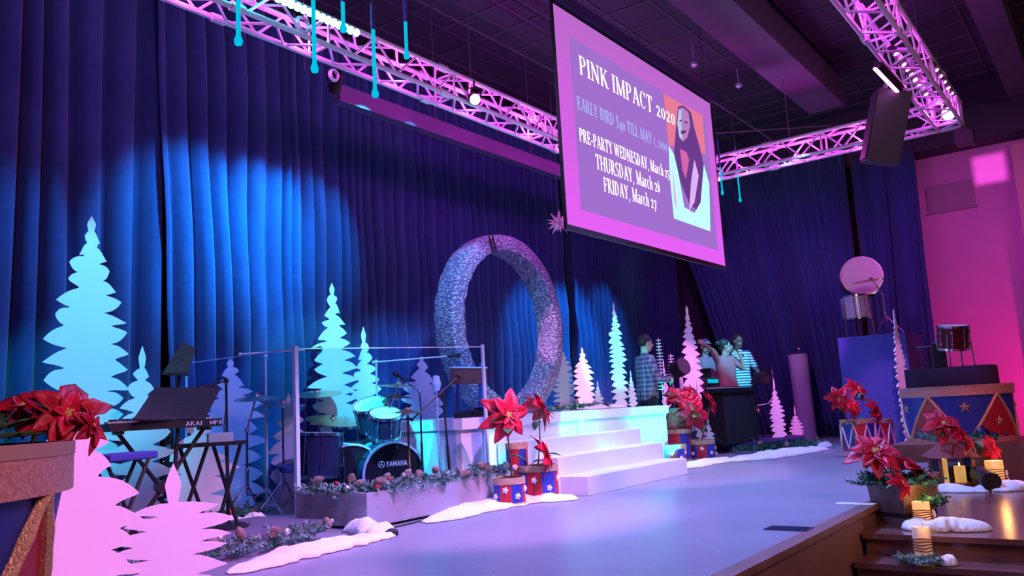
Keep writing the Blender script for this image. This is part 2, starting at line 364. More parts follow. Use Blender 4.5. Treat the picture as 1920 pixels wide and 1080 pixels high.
# ================================================================ curtains
def curtain(name, label, A, B, z0, z1, n, amp, seed, sweep=None, res=7, gather=None, m='curtain'):
    rnd = random.Random(seed); A = Vector(A); B = Vector(B); d = (B-A); L = d.length; d.normalize(); nn = Vector((d.y, -d.x, 0))
    ws = [rnd.uniform(.6, 1.5) for _ in range(n)]; S = sum(ws); pos = 0; prof = []
    for wv in ws:
        am = amp*rnd.uniform(.55, 1.25); w_ = wv/S
        for k in range(res):
            t = k/res; prof.append((pos+w_*(t+.10*math.sin(2*PI*t)), am*math.cos(2*PI*t), rnd.uniform(-.03, .03) if k == 0 else 0))
        pos += w_
    prof.append((1, amp, 0))
    ZN = 14; P = []
    for j in range(ZN+1):
        s = j/ZN; z = z0+(z1-z0)*s
        for i, (u, o, _) in enumerate(prof):
            uu = u
            if gather: uu = gather(u, s)
            off = o*(.75+.25*(1-s))+.02*math.sin(9*u+3*s*seed)
            xo = .03*math.sin(17*u+2.2*s+seed)
            if sweep: xo += sweep(u, s)
            p = A+d*(uu*L+xo)+nn*off; P.append((p.x, p.y, z))
    W = len(prof); b = MB(); b.add(P, [(j*W+i, j*W+i+1, (j+1)*W+i+1, (j+1)*W+i) for j in range(ZN) for i in range(W-1)])
    o = b.build(name, M[m], None, smooth=False, loc=(A.x, A.y, z0)); o.data.polygons.foreach_set('use_smooth', [True]*len(o.data.polygons))
    so = o.modifiers.new('thick', 'SOLIDIFY'); so.thickness = .012
    tag(o, label, 'curtain', 'stage curtains')
    return o
YC = 7.5
xa = aty(290, 400, YC).x; xb = aty(692, 400, YC).x; xc = aty(1052, 500, YC).x
curtain('stage_curtain', 'dark stage curtain at far left behind the tall cyan cut-out pine', (.4, YC, 0), (xa+.02, YC, 0), .01, 5.6, 13, .12, 1)
curtain('stage_curtain', 'bright blue lit stage curtain behind the clear drum shield', (xa+.06, YC-.08, 0), (xb, YC-.02, 0), .01, 5.6, 16, .11, 5, sweep=lambda u, s: -.30*s*max(0, 1-u*3)+.12)
curtain('stage_curtain', 'dim indigo stage curtain behind the round textured arch', (xb+.02, YC+.02, 0), (xc, YC, 0), .01, 5.6, 22, .06, 9)
curtain('stage_curtain', 'blue and indigo stage curtain behind the band below the projection screen', (xc+.06, YC-.08, 0), (XW-.4, YC-.1, 0), .01, 5.6, 24, .10, 13)
# far curtain, swept to one side, and the narrow leg beside the pink wall
curtain('stage_curtain', 'gathered purple stage curtain swept toward the tall navy riser box', (XW-.6, 3.75, 0), (XW-.6, 7.35, 0), .01, 5.2, 24, .07, 21, gather=lambda u, s: u*(.62+.38*s)+.0)
curtain('stage_curtain', 'narrow violet stage curtain hanging beside the pink wall', (XW-.45, 2.65, 0), (XW-.45, 3.75, 0), .01, 5.0, 8, .06, 25, sweep=lambda u, s: -.1*s)
b = MB(); y = 6.1; pz = aty(900, 262, y).z
b.bb((aty(630, 150, y).x, y-.06, aty(640, 172, y).z-.13), (XW-.7, y+.06, aty(640, 172, y).z+.05))
bt = thing('curtain_track', 'long dark track beam hanging just below the left lighting truss', 'track', (0, 0, 0))
b.build('track_beam', mat('track_paint', (.10, .075, .14), .6), bt)
b = MB()
for k in range(6): x = 5+k*1.9; b.bar((x, y, 4.2), (x, y, ZC), .008)
b.build('hanger_rod', M['grid'], bt)

# ================================================================ lighting trusses
def truss(label, A, B, wdir, wid, hgt, loc):
    A = Vector(A); B = Vector(B); d = B-A; L = d.length; d.normalize(); wd = Vector(wdir)*wid; hd = Vector((0, 0, hgt))
    t = thing('lighting_truss', label, 'lighting truss', loc)
    cs = [Vector((0, 0, 0)), wd, wd+hd, hd]
    for c in cs:
        q = MB(); q.bar(A+c, B+c, .025, 8); q.build('chord', M['alu'], t, smooth=True, loc=None).matrix_parent_inverse = t.matrix_world.inverted()
    for f in range(4):
        q = MB(); n = max(2, int(L/.27)); c0, c1 = cs[f], cs[(f+1) % 4]
        for i in range(n):
            a, e = L*i/n, L*(i+1)/n
            pa = A+d*a+(c0 if i % 2 == 0 else c1); pb = A+d*e+(c1 if i % 2 == 0 else c0)
            q.bar(pa, pb, .0125, 5)
            if i % 6 == 0: q.bar(A+d*a+c0, A+d*a+c1, .0125, 5)
        q.build('lacing', M['alu'], t)
    for s in range(1, int(L/2.4)+1):
        for c in cs: q = MB(); q.bar(A+d*(s*2.4-.06)+c, A+d*(s*2.4+.06)+c, .038, 8); q.build('coupler', M['alu'], t)
    return t
T = 4.0
truss('left lighting truss running over the stage from upper left to behind the screen', (1.2, 5.18, T), (11.14, 5.18, T), (0, 1, 0), .26, .26, (0, 0, 0))
truss('far lighting truss crossing between the projection screen and the corner light', (11.14, 1.29, T), (11.14, 5.44, T), (1, 0, 0), .26, .28, (0, 0, 0))
truss('right lighting truss coming down from the top right toward the bright corner light', (3.0, 1.29, T), (11.4, 1.29, T), (0, 1, 0), .28, .3, (0, 0, 0))
b = MB()
for k, (x, y) in enumerate(((2.6, 5.3), (6.6, 5.3), (10.4, 5.3), (11.27, 3.4), (9.6, 1.4), (6.4, 1.4))):
    q = MB(); q.bar((x, y, T+.26), (x, y, ZC), .006, 5); q.bar((x-.05, y, T+.3), (x+.05, y, T+.3), .02, 6)
    o = q.build('hanging_cable', M['grid']); tag(o, ['steel hanging cable above the near end of the left truss', 'steel hanging cable above the middle of the left truss', 'steel hanging cable above the far end of the left truss behind the screen', 'steel hanging cable above the middle of the far truss', 'steel hanging cable above the corner end of the right truss', 'steel hanging cable above the middle of the right truss'][k], 'cable')
# cable bundles on the trusses
def cable_on(label, A, B, n, seed, m='black', name='cable_bundle'):
    rnd = random.Random(seed); q = MB(); A = Vector(A); B = Vector(B)
    for k in range(n):
        pts = []
        for i in range(25):
            t = i/24; pts.append(A.lerp(B, t)+Vector((rnd.uniform(-.03, .03), rnd.uniform(-.03, .03), rnd.uniform(-.05, .05))))
        q.tube(pts, .008, 5)
    return tag(q.build(name, M[m]), label, 'cable')
cable_on('tangled cable bundle on the left truss just before the screen', (7.4, 5.25, 4.28), (8.3, 5.3, 4.1), 6, 3, 'alu')
cable_on('cable bundle strapped inside the corner of the right truss', (9.2, 1.45, 4.2), (11, 1.45, 4.2), 5, 4, 'alu')
def coil(label, c, r, m='alu'):
    q = MB(); rnd = random.Random(int(c[0]*99))
    for k in range(4):
        rr = r*rnd.uniform(.7, 1.1); q.tube([Vector(c)+Vector((rr*math.cos(t*.5236), .01*k, rr*1.1*math.sin(t*.5236))) for t in range(12)], .007, 5, closed=True)
    tag(q.build('cable_coil', M[m]), label, 'cable')
coil('coiled cable tied inside the left truss near the cyan light bar', aty(570, 45, 5.15), .07)
coil('coiled cable dangling under the left truss by the dark track beam', aty(628, 140, 5.45), .05)

# fixtures
def par_can(label, p, tgt, m_e, r=.07):
    p = Vector(p); d = (Vector(tgt)-p).normalized(); R = d.to_track_quat('Z', 'Y').to_matrix()
    t = thing('par_light', label, 'stage light', p)
    q = MB(); q.lathe([(r*.5, -.2), (r*.9, -.14), (r, -.05), (r, .03), (r*.92, .03), (r*.9, 0)], (0, 0, 0), 20, R); q.build('housing', M['black'], t, True)
    q = MB(); q.lathe([(.001, .0), (r*.88, .0), (r*.88, .008), (.001, .012)], (0, 0, 0), 20, R); q.build('lens', m_e, t, True)
    q = MB(); s = R@Vector((1, 0, 0)); 
    q.path([s*r, s*(r+.02)+Vector((0, 0, .12)), -s*(r+.02)+Vector((0, 0, .12)), -s*r], .008); q.bar((0, 0, .12), (0, 0, .2), .012); q.build('yoke', M['black'], t)
    return t
def led_bar(label, A, B, dirv, m_e, n=12, group=None, rl=.026):
    A = Vector(A); B = Vector(B); d = B-A; L = d.length; d.normalize(); dv = Vector(dirv); dv = (dv-d*dv.dot(d)).normalized(); s = d.cross(dv)
    t = thing('led_bar', label, 'stage light', A, group=group); R = Matrix((d, s, dv)).transposed()
    q = MB(); q.box(tuple(d*(L/2)-dv*.03), (L, .07, .07), M=R); q.build('housing', M['black'], t)
    for i in range(n):
        q = MB(); c = d*(L*(i+.5)/n); q.lathe([(rl, -.004), (rl, .012), (.001, .022)], tuple(c), 10, R); q.build('lens', m_e, t, True)
    return t
pA = aty(515, -6, 4.95); pB = aty(672, 58, 4.95)
led_bar('cyan glowing light bar mounted above the left truss near the top of the picture', pA, (pB.x, pA.y, pA.z-.0), (-.5, -.9, -.6), M['cy_e'], 14, rl=.034)
pB = aty(1700, 175, 1.62); pA = atx(1640, 128, 7.9)
led_bar('magenta light bar beside the hanging speaker on the right truss', atx(1642, 128, 7.85), atx(1684, 172, 8.6), (-.7, .3, -.5), M['mg_e'], 22)
for i, (px0, py0, px1, py1) in enumerate(((1680, 128, 1722, 180), (1727, 210, 1746, 232), (1708, 155, 1722, 172), (1750, 115, 1786, 172))):
    yy = 1.47 if i < 3 else 1.285; zz = 4.10 if i < 3 else 4.22
    a = Vector((aty(px0, py0, yy).x, yy, zz)); e = Vector((aty(px1, py1, yy).x, yy, zz))
    led_bar(['long white-hot pink light bar inside the corner end of the right truss', 'short pink light bar lowest inside the right truss near the corner', 'small pink light bar between lacing rods of the right truss', 'pink light bar on the outer side of the right truss'][i], a, e, (-.6, -.2, -.4), M['mg_e'], [6, 3, 2, 5][i])
par_can('white-hot round stage light shining on the left truss before the screen', aty(890, 186, 5.1), (3, 1.0, 1.2), M['wh_e'], .06)
par_can('bright violet-white spotlight at the corner of the right and far trusses', atz(1778, 213, 4.12), (4, -.2, 1.5), M['wh_e'], .085)
par_can('dark unlit stage light hanging under the left truss near its middle', aty(628, 168, 5.6), (5.5, 7.5, 1), M['blackm'], .055)
gt = atx(1852, 312, 15.7); gp_ = Vector((11.3, 1.29, 3.84)); gd = (gt-gp_).normalized(); GR = gd.to_track_quat('Z', 'Y').to_matrix()
gf = thing('light_shaping_box', 'small black light-shaping box added under the corner of the trusses', 'stage light', gp_)  # added snoot; its square hole shapes the light patch on the wall
q = MB()
for sx, sy, dx, dy in ((.06, 0, .09, .2), (-.06, 0, .09, .2), (0, .06, .2, .09), (0, -.06, .2, .09)): q.box(tuple(GR@Vector((sx, sy, .30))), (dx, dy, .006), M=GR)
for sx, sy, dx, dy in ((.1, 0, .006, .2), (-.1, 0, .006, .2), (0, .1, .2, .006), (0, -.1, .2, .006)): q.box(tuple(GR@Vector((sx, sy, .13))), (dx, dy, .34), M=GR)
q.box(tuple(GR@Vector((0, 0, -.04))), (.2, .2, .006), M=GR)
q.build('housing', M['black'], gf); q = MB(); q.bar((0, 0, .05), (0, 0, .17), .015); q.build('clamp', M['black'], gf)
# speaker
sp = thing('hanging_speaker', 'large black loudspeaker hanging from the right lighting truss', 'speaker', atx(1662, 240, 8.7), 0)
R = (Matrix.Rotation(math.radians(205), 3, 'Z') @ Matrix.Rotation(math.radians(-14), 3, 'X') @ Matrix.Rotation(math.radians(10), 3, 'Y'))
q = MB(); pr = [(-.17, -.16), (.17, -.16), (.12, .16), (-.12, .16)]
q.add([R@Vector((x, y, z)) for z in (-.36, .36) for x, y in pr], [(3, 2, 1, 0), (4, 5, 6, 7), (0, 1, 5, 4), (1, 2, 6, 5), (2, 3, 7, 6), (3, 0, 4, 7)]); q.build('cabinet', mat('speaker_black', (.035, .03, .045), .6), sp)
q = MB(); q.add([R@Vector((x, -.165, z)) for x, z in ((-.155, -.34), (.155, -.34), (.155, .34), (-.155, .34))]+[R@Vector((x, -.175, z)) for x, z in ((-.15, -.335), (.15, -.335), (.15, .335), (-.15, .335))], [(4, 5, 6, 7), (0, 1, 5, 4), (1, 2, 6, 5), (2, 3, 7, 6), (3, 0, 4, 7)]); q.build('grille', mat('speaker_grille', (.06, .05, .075), .5, .3), sp)
q = MB(); q.bar((0, 0, .3), (.1, -.1, .62), .012); q.bar((.12, .1, .3), (.1, -.1, .62), .012); q.lathe([(.001, -.03), (.07, -.03), (.07, .03), (.001, .03)], (.12, -.12, .3), 16, R); q.build('bracket', M['alu'], sp)
# hanging acrylic tubes
def tube(label, top, bot, y, lit=.6, r=.016):
    a = aty(*top, y); e = aty(*bot, y); e.x = a.x; 
    t = thing('light_tube', label, 'light tube', e, group='hanging light tubes'); L = a.z-e.z
    q = MB(); q.lathe([(.001, -.004), (r*1.5, .0), (r*1.9, .03), (r*1.2, .06), (r*.9, .08)], (0, 0, 0), 10); q.build('tip', M['cy_t'], t, True)
    q = MB(); q.cone((0, 0, .07), (0, 0, L*lit), r, r, 10); q.build('lit_tube', M['cy_t'], t, True)
    q = MB(); q.cone((0, 0, L*lit), (0, 0, L), r*1.15, r*1.15, 10); q.build('cap_tube', M['navy'], t, True)
    q = MB(); q.bar((0, 0, L), (0, 0, ZC-e.z), .003, 5); q.build('wire', M['grid'], t)
tube('cyan hanging light tube nearest the left edge, in front of the left truss', (446, -80), (450, 85), 4.6, .95)
tube('cyan hanging light tube ending just under the left truss beside the light bar', (586, -60), (590, 135), 4.5, .9)
tube('short cyan hanging light tube in front of the cyan light bar', (641, -50), (645, 60), 4.6, .5)
tube('long hanging light tube with dark upper half crossing the left truss', (698, 8), (704, 182), 4.5, .72)
tube('hanging light tube at top centre, ending above the left truss', (757, -40), (764, 110), 4.8, .45)
tube('pale hanging light tube just right of the projection screen', (1345, 262), (1352, 364), 4.3, .5, .011)
tube('pale hanging light tube second from the screen, below the far truss', (1378, 276), (1387, 378), 4.2, .5, .011)

# starburst ornament
p = aty(1047, 417, 5.0); st = thing('starburst_ornament', 'pink many-pointed starburst hanging by the lower left corner of the screen', 'ornament', p)
q = MB(); rnd = random.Random(5); N = 22
for i in range(N):
    ph = math.acos(1-2*(i+.5)/N); th = PI*(1+5**.5)*i; d = Vector((math.cos(th)*math.sin(ph), math.sin(th)*math.sin(ph), math.cos(ph)))
    q.cone(d*.02, d*rnd.uniform(.11, .17), .028, .001, 4, False)
q.build('spikes', mat('star_paper', (.8, .5, .62), .5), st)
q = MB(); q.bar((0, 0, .02), (0, 0, ZC-p.z), .003, 5); q.build('hanging_wire', M['grid'], st)

# ================================================================ projection screen
YS = 4.0
TL = aty(1035, 4, YS); BR = aty(1361, 500.6, YS); TR = aty(1328.8, 195, YS); BLs = aty(1061.6, 419, YS)
sx0 = (TL.x+BLs.x)/2; sx1 = (TR.x+BR.x)/2; sz1 = (TL.z+TR.z)/2; sz0 = (BLs.z+BR.z)/2
ps = thing('projection_screen', 'large hanging projection screen glowing pink and violet with a conference slide', 'projection screen', (sx0, YS, sz0))
Wd, Hd = sx1-sx0, sz1-sz0
def uv(px, py):
    p = aty(px, py, YS); return (p.x-sx0, p.z-sz0)
def sgrad():
    m = bpy.data.materials.new('screen_light'); m.use_nodes = True; nt = m.node_tree; nt.nodes.clear(); L = nt.links.new
    tc = nt.nodes.new('ShaderNodeTexCoord'); sp_ = nt.nodes.new('ShaderNodeSeparateXYZ'); cr = nt.nodes.new('ShaderNodeValToRGB')
    cr.color_ramp.elements[0].position = 0; cr.color_ramp.elements[0].color = (.80, .12, .93, 1); cr.color_ramp.elements[1].position = 1; cr.color_ramp.elements[1].color = (.50, .14, .60, 1)
    e = nt.nodes.new('ShaderNodeEmission'); o = nt.nodes.new('ShaderNodeOutputMaterial')
    L(tc.outputs['Generated'], sp_.inputs[0]); L(sp_.outputs['Z'], cr.inputs[0]); L(cr.outputs[0], e.inputs[0]); L(e.outputs[0], o.inputs[0]); return m
q = MB(); q.bb((0, -.005, 0), (Wd, .01, Hd)); q.build('picture_area', sgrad(), ps)
q = MB(); q.bb((-.02, -.012, -.05), (Wd+.02, .02, 0)); q.bb((-.02, -.012, Hd), (Wd+.02, .02, Hd+.03)); q.bb((Wd, -.012, 0), (Wd+.02, .02, Hd)); q.bb((-.015, -.012, 0), (0, .02, Hd)); q.build('black_border', M['black'], ps)
q = MB(); q.bb((-.08, -.05, Hd+.03), (Wd+.08, .09, Hd+.15)); q.build('roller_case', M['navyd'], ps)
q = MB(); q.bar((.1, 0, Hd+.15), (.1, 0, ZC-sz0), .006); q.bar((Wd-.1, 0, Hd+.15), (Wd-.1, 0, ZC-sz0), .006); q.bar((.0, .0, -.05), (0, 0, -.09), .004); q.build('hanging_cable', M['grid'], ps)
def flat(name, polys, y, m):
    q = MB()
    for pl in polys: q.prism(pl, (0, y, 0), (1, 0, 0), (0, 0, 1), .002)
    return q.build(name, m, ps)
sl = [uv(1068, 69), uv(1312, 212), uv(1330, 434), uv(1085, 378)]
u0 = (sl[0][0]+sl[3][0])/2; u1 = Wd-.20; v1 = sl[0][1]; v0 = uv(1085, 392)[1]
flat('slide_background', [[(u0, v0), (u1, v0), (u1, v1), (u0, v1)]], -.007, emat('slide_violet', (.36, .16, .62), 1.0))
# ---- a small book-face alphabet drawn with strokes (x 0..w, y 0..1)
def arc(cx, cy, rx, ry, a0, a1, w, thin=.35, n=14):
    out = []; prev = None
    for i in range(n+1):
        a = math.radians(a0+(a1-a0)*i/n); ca, sa = math.cos(a), math.sin(a); tw = w*(thin+(1-thin)*abs(ca))
        o_ = (cx+rx*ca, cy+ry*sa); i_ = (cx+(rx-tw)*ca, cy+(ry-tw*thin*1.3)*sa) if True else None
        if prev: out.append([prev[0], o_, i_, prev[1]])
        prev = (o_, i_)
    return out
def ln(x0, y0, x1, y1, w):
    dx, dy = x1-x0, y1-y0; L = math.hypot(dx, dy); nx, ny = -dy/L*w/2, dx/L*w/2
    if abs(dy) > abs(dx)*.2: nx, ny = w/2, 0
    else: nx, ny = 0, w/2
    return [[(x0-nx, y0-ny), (x1-nx, y1-ny), (x1+nx, y1+ny), (x0+nx, y0+ny)]]
K, H_ = .15, .05
def sf(x, y, w=.26): return [[(x-w/2, y), (x+w/2, y), (x+w/2, y+H_), (x-w/2, y+H_)]]
def stem_(x, y1=1.0): return ln(x, 0, x, y1, K)+sf(x, 0)+sf(x, y1-H_)
G = {
 'P': (.66, stem_(.16)+arc(.3, .73, .33, .27, -90, 90, .15)+ln(.16, .97, .32, .97, H_)+ln(.16, .47, .32, .47, H_)),
 'I': (.34, stem_(.17)), 'N': (.86, ln(.14, 0, .14, 1, .06)+ln(.14, .98, .7, .02, .17)+ln(.7, 0, .7, 1, .06)+sf(.12, 0, .24)+sf(.12, .95, .2)+sf(.7, .95, .24)),
 'K': (.8, stem_(.16)+ln(.22, .42, .62, .97, .06)+ln(.34, .58, .66, .03, .17)+sf(.62, .95)+sf(.68, 0)),
 'M': (1.02, ln(.14, 0, .14, 1, .06)+ln(.16, .98, .5, .03, .15)+ln(.5, .03, .84, .98, .06)+ln(.86, 0, .86, 1, .15)+sf(.14, 0, .24)+sf(.88, 0)+sf(.12, .95, .2)+sf(.88, .95, .24)),
 'A': (.82, ln(.12, 0, .4, 1, .06)+ln(.42, 1, .7, 0, .17)+ln(.2, .33, .6, .33, H_)+sf(.12, 0, .22)+sf(.7, 0)),
 'C': (.74, arc(.38, .5, .34, .52, 45, 315, .15)+ln(.62, .72, .62, .95, .06)),
 'T': (.74, stem_(.36)+ln(.04, .97, .68, .97, .06)+ln(.06, .76, .06, .98, .05)+ln(.66, .76, .66, .98, .05)),
 'E': (.66, stem_(.16)+ln(.16, .97, .56, .97, H_)+ln(.16, .03, .58, .03, H_)+ln(.16, .52, .46, .52, H_)+ln(.56, .78, .56, .98, .05)+ln(.58, .02, .58, .24, .05)+ln(.46, .42, .46, .62, .05)),
 'R': (.76, stem_(.16)+arc(.3, .75, .3, .25, -90, 90, .15)+ln(.16, .97, .32, .97, H_)+ln(.16, .51, .32, .51, H_)+ln(.36, .5, .64, .02, .16)+sf(.68, 0, .2)),
 'L': (.62, stem_(.16)+ln(.16, .03, .55, .03, H_)+ln(.55, .02, .55, .28, .05)),
 'Y': (.76, ln(.1, .98, .37, .46, .16)+ln(.37, .46, .62, .98, .06)+ln(.37, 0, .37, .5, K)+sf(.37, 0)+sf(.1, .95, .24)+sf(.62, .95, .22)),
 'B': (.72, stem_(.16)+arc(.3, .76, .28, .24, -90, 90, .14)+arc(.3, .27, .34, .27, -90, 90, .15)+ln(.16, .97, .32, .97, H_)+ln(.16, .53, .32, .53, H_)+ln(.16, .03, .32, .03, H_)),
 'D': (.82, stem_(.16)+arc(.3, .5, .42, .5, -90, 90, .16)+ln(.16, .97, .32, .97, H_)+ln(.16, .03, .32, .03, H_)),
 'W': (1.12, ln(.1, .98, .32, .02, .15)+ln(.32, .02, .54, .98, .06)+ln(.54, .98, .76, .02, .15)+ln(.76, .02, .98, .98, .06)+sf(.1, .95, .24)+sf(.54, .95, .2)+sf(.98, .95, .22)),
 'S': (.6, arc(.3, .75, .24, .26, 30, 230, .14)+arc(.3, .26, .26, .27, -150, 60, .14)+ln(.14, .62, .46, .40, .14)),
 'U': (.84, ln(.16, .34, .16, 1, K)+arc(.41, .33, .32, .35, 180, 360, .15)+ln(.7, .34, .7, 1, .06)+sf(.16, .95)+sf(.7, .95, .22)),
 'H': (.88, stem_(.16)+stem_(.72)+ln(.16, .51, .72, .51, H_)),
 'F': (.64, stem_(.16)+ln(.16, .97, .56, .97, H_)+ln(.16, .51, .44, .51, H_)+ln(.56, .76, .56, .98, .05)+ln(.44, .41, .44, .61, .05)),
 'a': (.52, arc(.22, .19, .18, .20, 60, 330, .12)+ln(.38, .0, .38, .5, .12)+arc(.24, .48, .18, .18, 20, 150, .1)+sf(.43, 0, .14)),
 'r': (.44, ln(.14, 0, .14, .64, .13)+sf(.14, 0, .24)+arc(.3, .5, .14, .14, 30, 150, .1)),
 'c': (.48, arc(.25, .32, .22, .34, 50, 310, .13)),
 'h': (.6, ln(.14, 0, .14, 1, .13)+sf(.14, 0, .22)+arc(.31, .45, .2, .2, 0, 150, .12)+ln(.46, 0, .46, .46, .13)+sf(.46, 0, .22)+sf(.1, .95, .14)),
 '2': (.56, arc(.27, .47, .22, .2, -20, 170, .13)+ln(.46, .42, .1, .04, .12)+ln(.08, .04, .5, .04, .09)),
 '0': (.6, arc(.29, .33, .25, .34, 0, 360, .13)),
 '1': (.34, ln(.17, 0, .17, .66, .13)+sf(.17, 0)+ln(.05, .6, .17, .66, .06)),
 '4': (.6, ln(.38, -.25, .38, .68, .13)+ln(.36, .66, .06, .1, .06)+ln(.04, .08, .56, .08, .07)),
 '9': (.56, arc(.27, .40, .22, .26, 0, 360, .13)+arc(.1, .30, .38, .52, -70, 10, .12)),
 '5': (.54, ln(.14, .64, .46, .64, .09)+ln(.14, .38, .14, .64, .06)+arc(.24, .1, .24, .28, -130, 110, .13)),
 '6': (.56, arc(.28, .3, .23, .3, 0, 360, .13)+arc(.46, .42, .4, .5, 110, 180, .13)),
 '7': (.5, ln(.06, .6, .46, .6, .1)+ln(.46, .6, .2, -.22, .12)),
 '$': (.6, arc(.3, .75, .24, .24, 30, 230, .12)+arc(.3, .26, .26, .25, -150, 60, .12)+ln(.14, .62, .46, .40, .12)+ln(.3, -.1, .3, 1.1, .05)),
 ',': (.26, ln(.16, .1, .06, -.16, .09)), '-': (.4, ln(.06, .36, .34, .36, .1)), ' ': (.3, [])}
def text(name, s, x0, x1, y0, cap, m, y=-.012):
    tot = sum(G[c][0]+.06 for c in s); sx = (x1-x0)/tot; polys = []; cx = 0
    for c in s+' ':
        w_, pl = G[c]
        for p in pl: polys.append([(x0+(cx+a)*sx, y0+bb_*cap) for a, bb_ in p])
        cx += w_+.06
        if c == ' ' and polys: flat(name, polys, y, m); polys = []
mt = emat('slide_white_text', (1, .9, 1), 1.7); mt2 = emat('slide_pale_blue_text', (.42, .52, .98), 1.0)
def tl(name, s, p0, p1, pc, m):
    a = uv(*p0); e = uv(*p1); c = uv(*pc); text(name, s, a[0], e[0], (a[1]+e[1])/2, c[1]-a[1], m)
tl('heading_text', 'PINK IMPACT 2020', (1085, 138), (1266, 237), (1083, 103), mt)
tl('pale_text', 'EARLY BIRD $40 TILL MAY 1, 2019', (1081, 205), (1250, 284), (1080, 181), mt2)
tl('date_text', 'PRE-PARTY WEDNESDAY, March 25', (1085, 265), (1254, 335), (1083, 240), mt)
tl('date_text', 'THURSDAY, March 26', (1116, 318), (1237, 361), (1114, 290), mt)
tl('date_text', 'FRIDAY, March 27', (1131, 360), (1230, 392), (1129, 333), mt)
# portrait on the slide
def U(*pts): return [uv(*p) for p in pts]
flat('portrait_backdrop', [U((1243, 176), (1316, 217), (1322, 289), (1252, 272))], -.009, emat('slide_coral', (.9, .22, .36), .9))
flat('portrait_hair', [U((1270, 200), (1280, 198), (1294, 211), (1300, 240), (1310, 275), (1318, 310), (1322, 360), (1310, 400), (1290, 380), (1270, 330), (1262, 290), (1266, 240))], -.011, emat('slide_dark_hair', (.17, .05, .30), .9))
flat('portrait_face', [U((1271, 205), (1279, 202), (1289, 212), (1292, 235), (1287, 258), (1278, 266), (1272, 258), (1268, 232))], -.013, emat('slide_face', (.55, .25, .62), .9))
flat('portrait_face_light', [U((1271, 205), (1276, 208), (1275, 232), (1278, 262), (1272, 258), (1268, 232))], -.014, emat('slide_face_light', (.45, .62, .85), 1))
flat('portrait_features', [U((1272, 226), (1276, 225), (1276, 228), (1272, 229)), U((1281, 228), (1287, 229), (1287, 232), (1281, 231)), U((1274, 246), (1283, 244), (1285, 249), (1276, 253))], -.015, emat('slide_features', (.2, .05, .25), .8))
flat('portrait_coat', [U((1252, 273), (1262, 290), (1271, 330), (1283, 400), (1262, 410), (1254, 330)), U((1318, 309), (1328, 345), (1330, 434), (1262, 410), (1275, 385), (1300, 400), (1312, 380))], -.0125, emat('slide_coat', (.45, .85, 1), 1.25))
flat('portrait_blouse', [U((1273, 280), (1285, 285), (1290, 300), (1284, 335), (1278, 320))], -.0135, emat('slide_blouse', (.75, .15, .5), .9))
flat('portrait_coat_fold', [U((1300, 300), (1308, 330), (1300, 380), (1290, 395), (1294, 340)), U((1258, 300), (1262, 340), (1268, 395), (1262, 380))], -.0140, emat('slide_fold', (.75, .45, .95), 1.0))
# ================================================================ white platform with steps
YB = 4.82
XB0 = aty(866, 786, YB).x; XB1 = aty(1249.6, 759.4, YB).x; ZB = .747
pf = thing('platform', 'white band platform with vinyl panels behind the white steps', 'platform', (XB0, YB, 0))
q = MB(); q.bb((0, .02, 0), (XB1-XB0, 1.65, ZB-.10)); q.build('body', M['white'], pf)
q = MB(); q.bb((-.015, -.015, ZB-.10), (XB1-XB0+.015, 1.65, ZB)); q.build('top_deck', M['white'], pf)
q = MB(); xm = aty(1089, 800, YB).x-XB0; q.bb((xm-.06, -.004, 0), (xm+.06, .02, ZB-.1)); q.build('divider_post', M['white'], pf)
for lab, (px0, yy, z0, z1, px1, dd) in dict(low=((1104, 4.02, 0, .1716, 1287, .30)), mid=((1030, 4.305, .1716, .342, 1243.5, .26)), top=((1010, 4.545, .342, .505, 1201, .26))).items(): pass
stp = thing('steps', 'white three tread staircase leading up to the white platform', 'steps', (0, 0, 0))
xl = aty(1104, 931, 4.01).x; xr = aty(1287, 858.5, 4.01).x
for k, (y0, z1, xa_, xr_) in enumerate(((4.01, .1716, xl, xr), (4.305, .342, xl-.02, aty(1243, 830.7, 4.305).x), (4.545, .505, xl-.25, aty(1201, 804, 4.545).x))):
    q = MB(); q.bb((xa_, y0, 0), (xr_, YB, z1)); o = q.build('step', M['white'], stp)
    bv = o.modifiers.new('bevel', 'BEVEL'); bv.width = .004
# ================================================================ textured round arch
ay, ax, az, ar = 6.0, 7.87, 1.80, 1.10
ar_t = thing('round_arch', 'large round blue-lit arch of crinkled silvery material standing on the platform', 'arch', (ax, ay, ZB))
th0 = -math.asin((az-ZB)/ar*.98); arc_n = 90
def archm():
    m = mat('crinkled_foil', (.55, .56, .66), .45, .15); nt = m.node_tree; b_ = nt.nodes['Principled BSDF']; L = nt.links.new
    tc = nt.nodes.new('ShaderNodeTexCoord'); v = nt.nodes.new('ShaderNodeTexVoronoi'); v.inputs['Scale'].default_value = 26; mp = nt.nodes.new('ShaderNodeMapping'); mp.inputs['Scale'].default_value = (1, 1, 2.6)
    cr = nt.nodes.new('ShaderNodeValToRGB'); cr.color_ramp.elements[0].position = .1; cr.color_ramp.elements[0].color = (.95, .95, 1, 1); cr.color_ramp.elements[1].position = .5; cr.color_ramp.elements[1].color = (.16, .16, .28, 1)
    bp = nt.nodes.new('ShaderNodeBump'); bp.inputs['Strength'].default_value = .8; bp.inputs['Distance'].default_value = .02
    L(tc.outputs['Object'], mp.inputs[0]); L(mp.outputs[0], v.inputs['Vector']); L(v.outputs['Distance'], cr.inputs[0]); L(cr.outputs[0], b_.inputs['Base Color']); L(v.outputs['Distance'], bp.inputs['Height']); L(bp.outputs[0], b_.inputs['Normal']); return m
q = MB(); P = []; rnd = random.Random(3)
cs = [(ar-.19, -.15), (ar-.10, -.17), (ar, -.13), (ar+.015, 0), (ar, .13), (ar-.19, .15), (ar-.2, 0)]
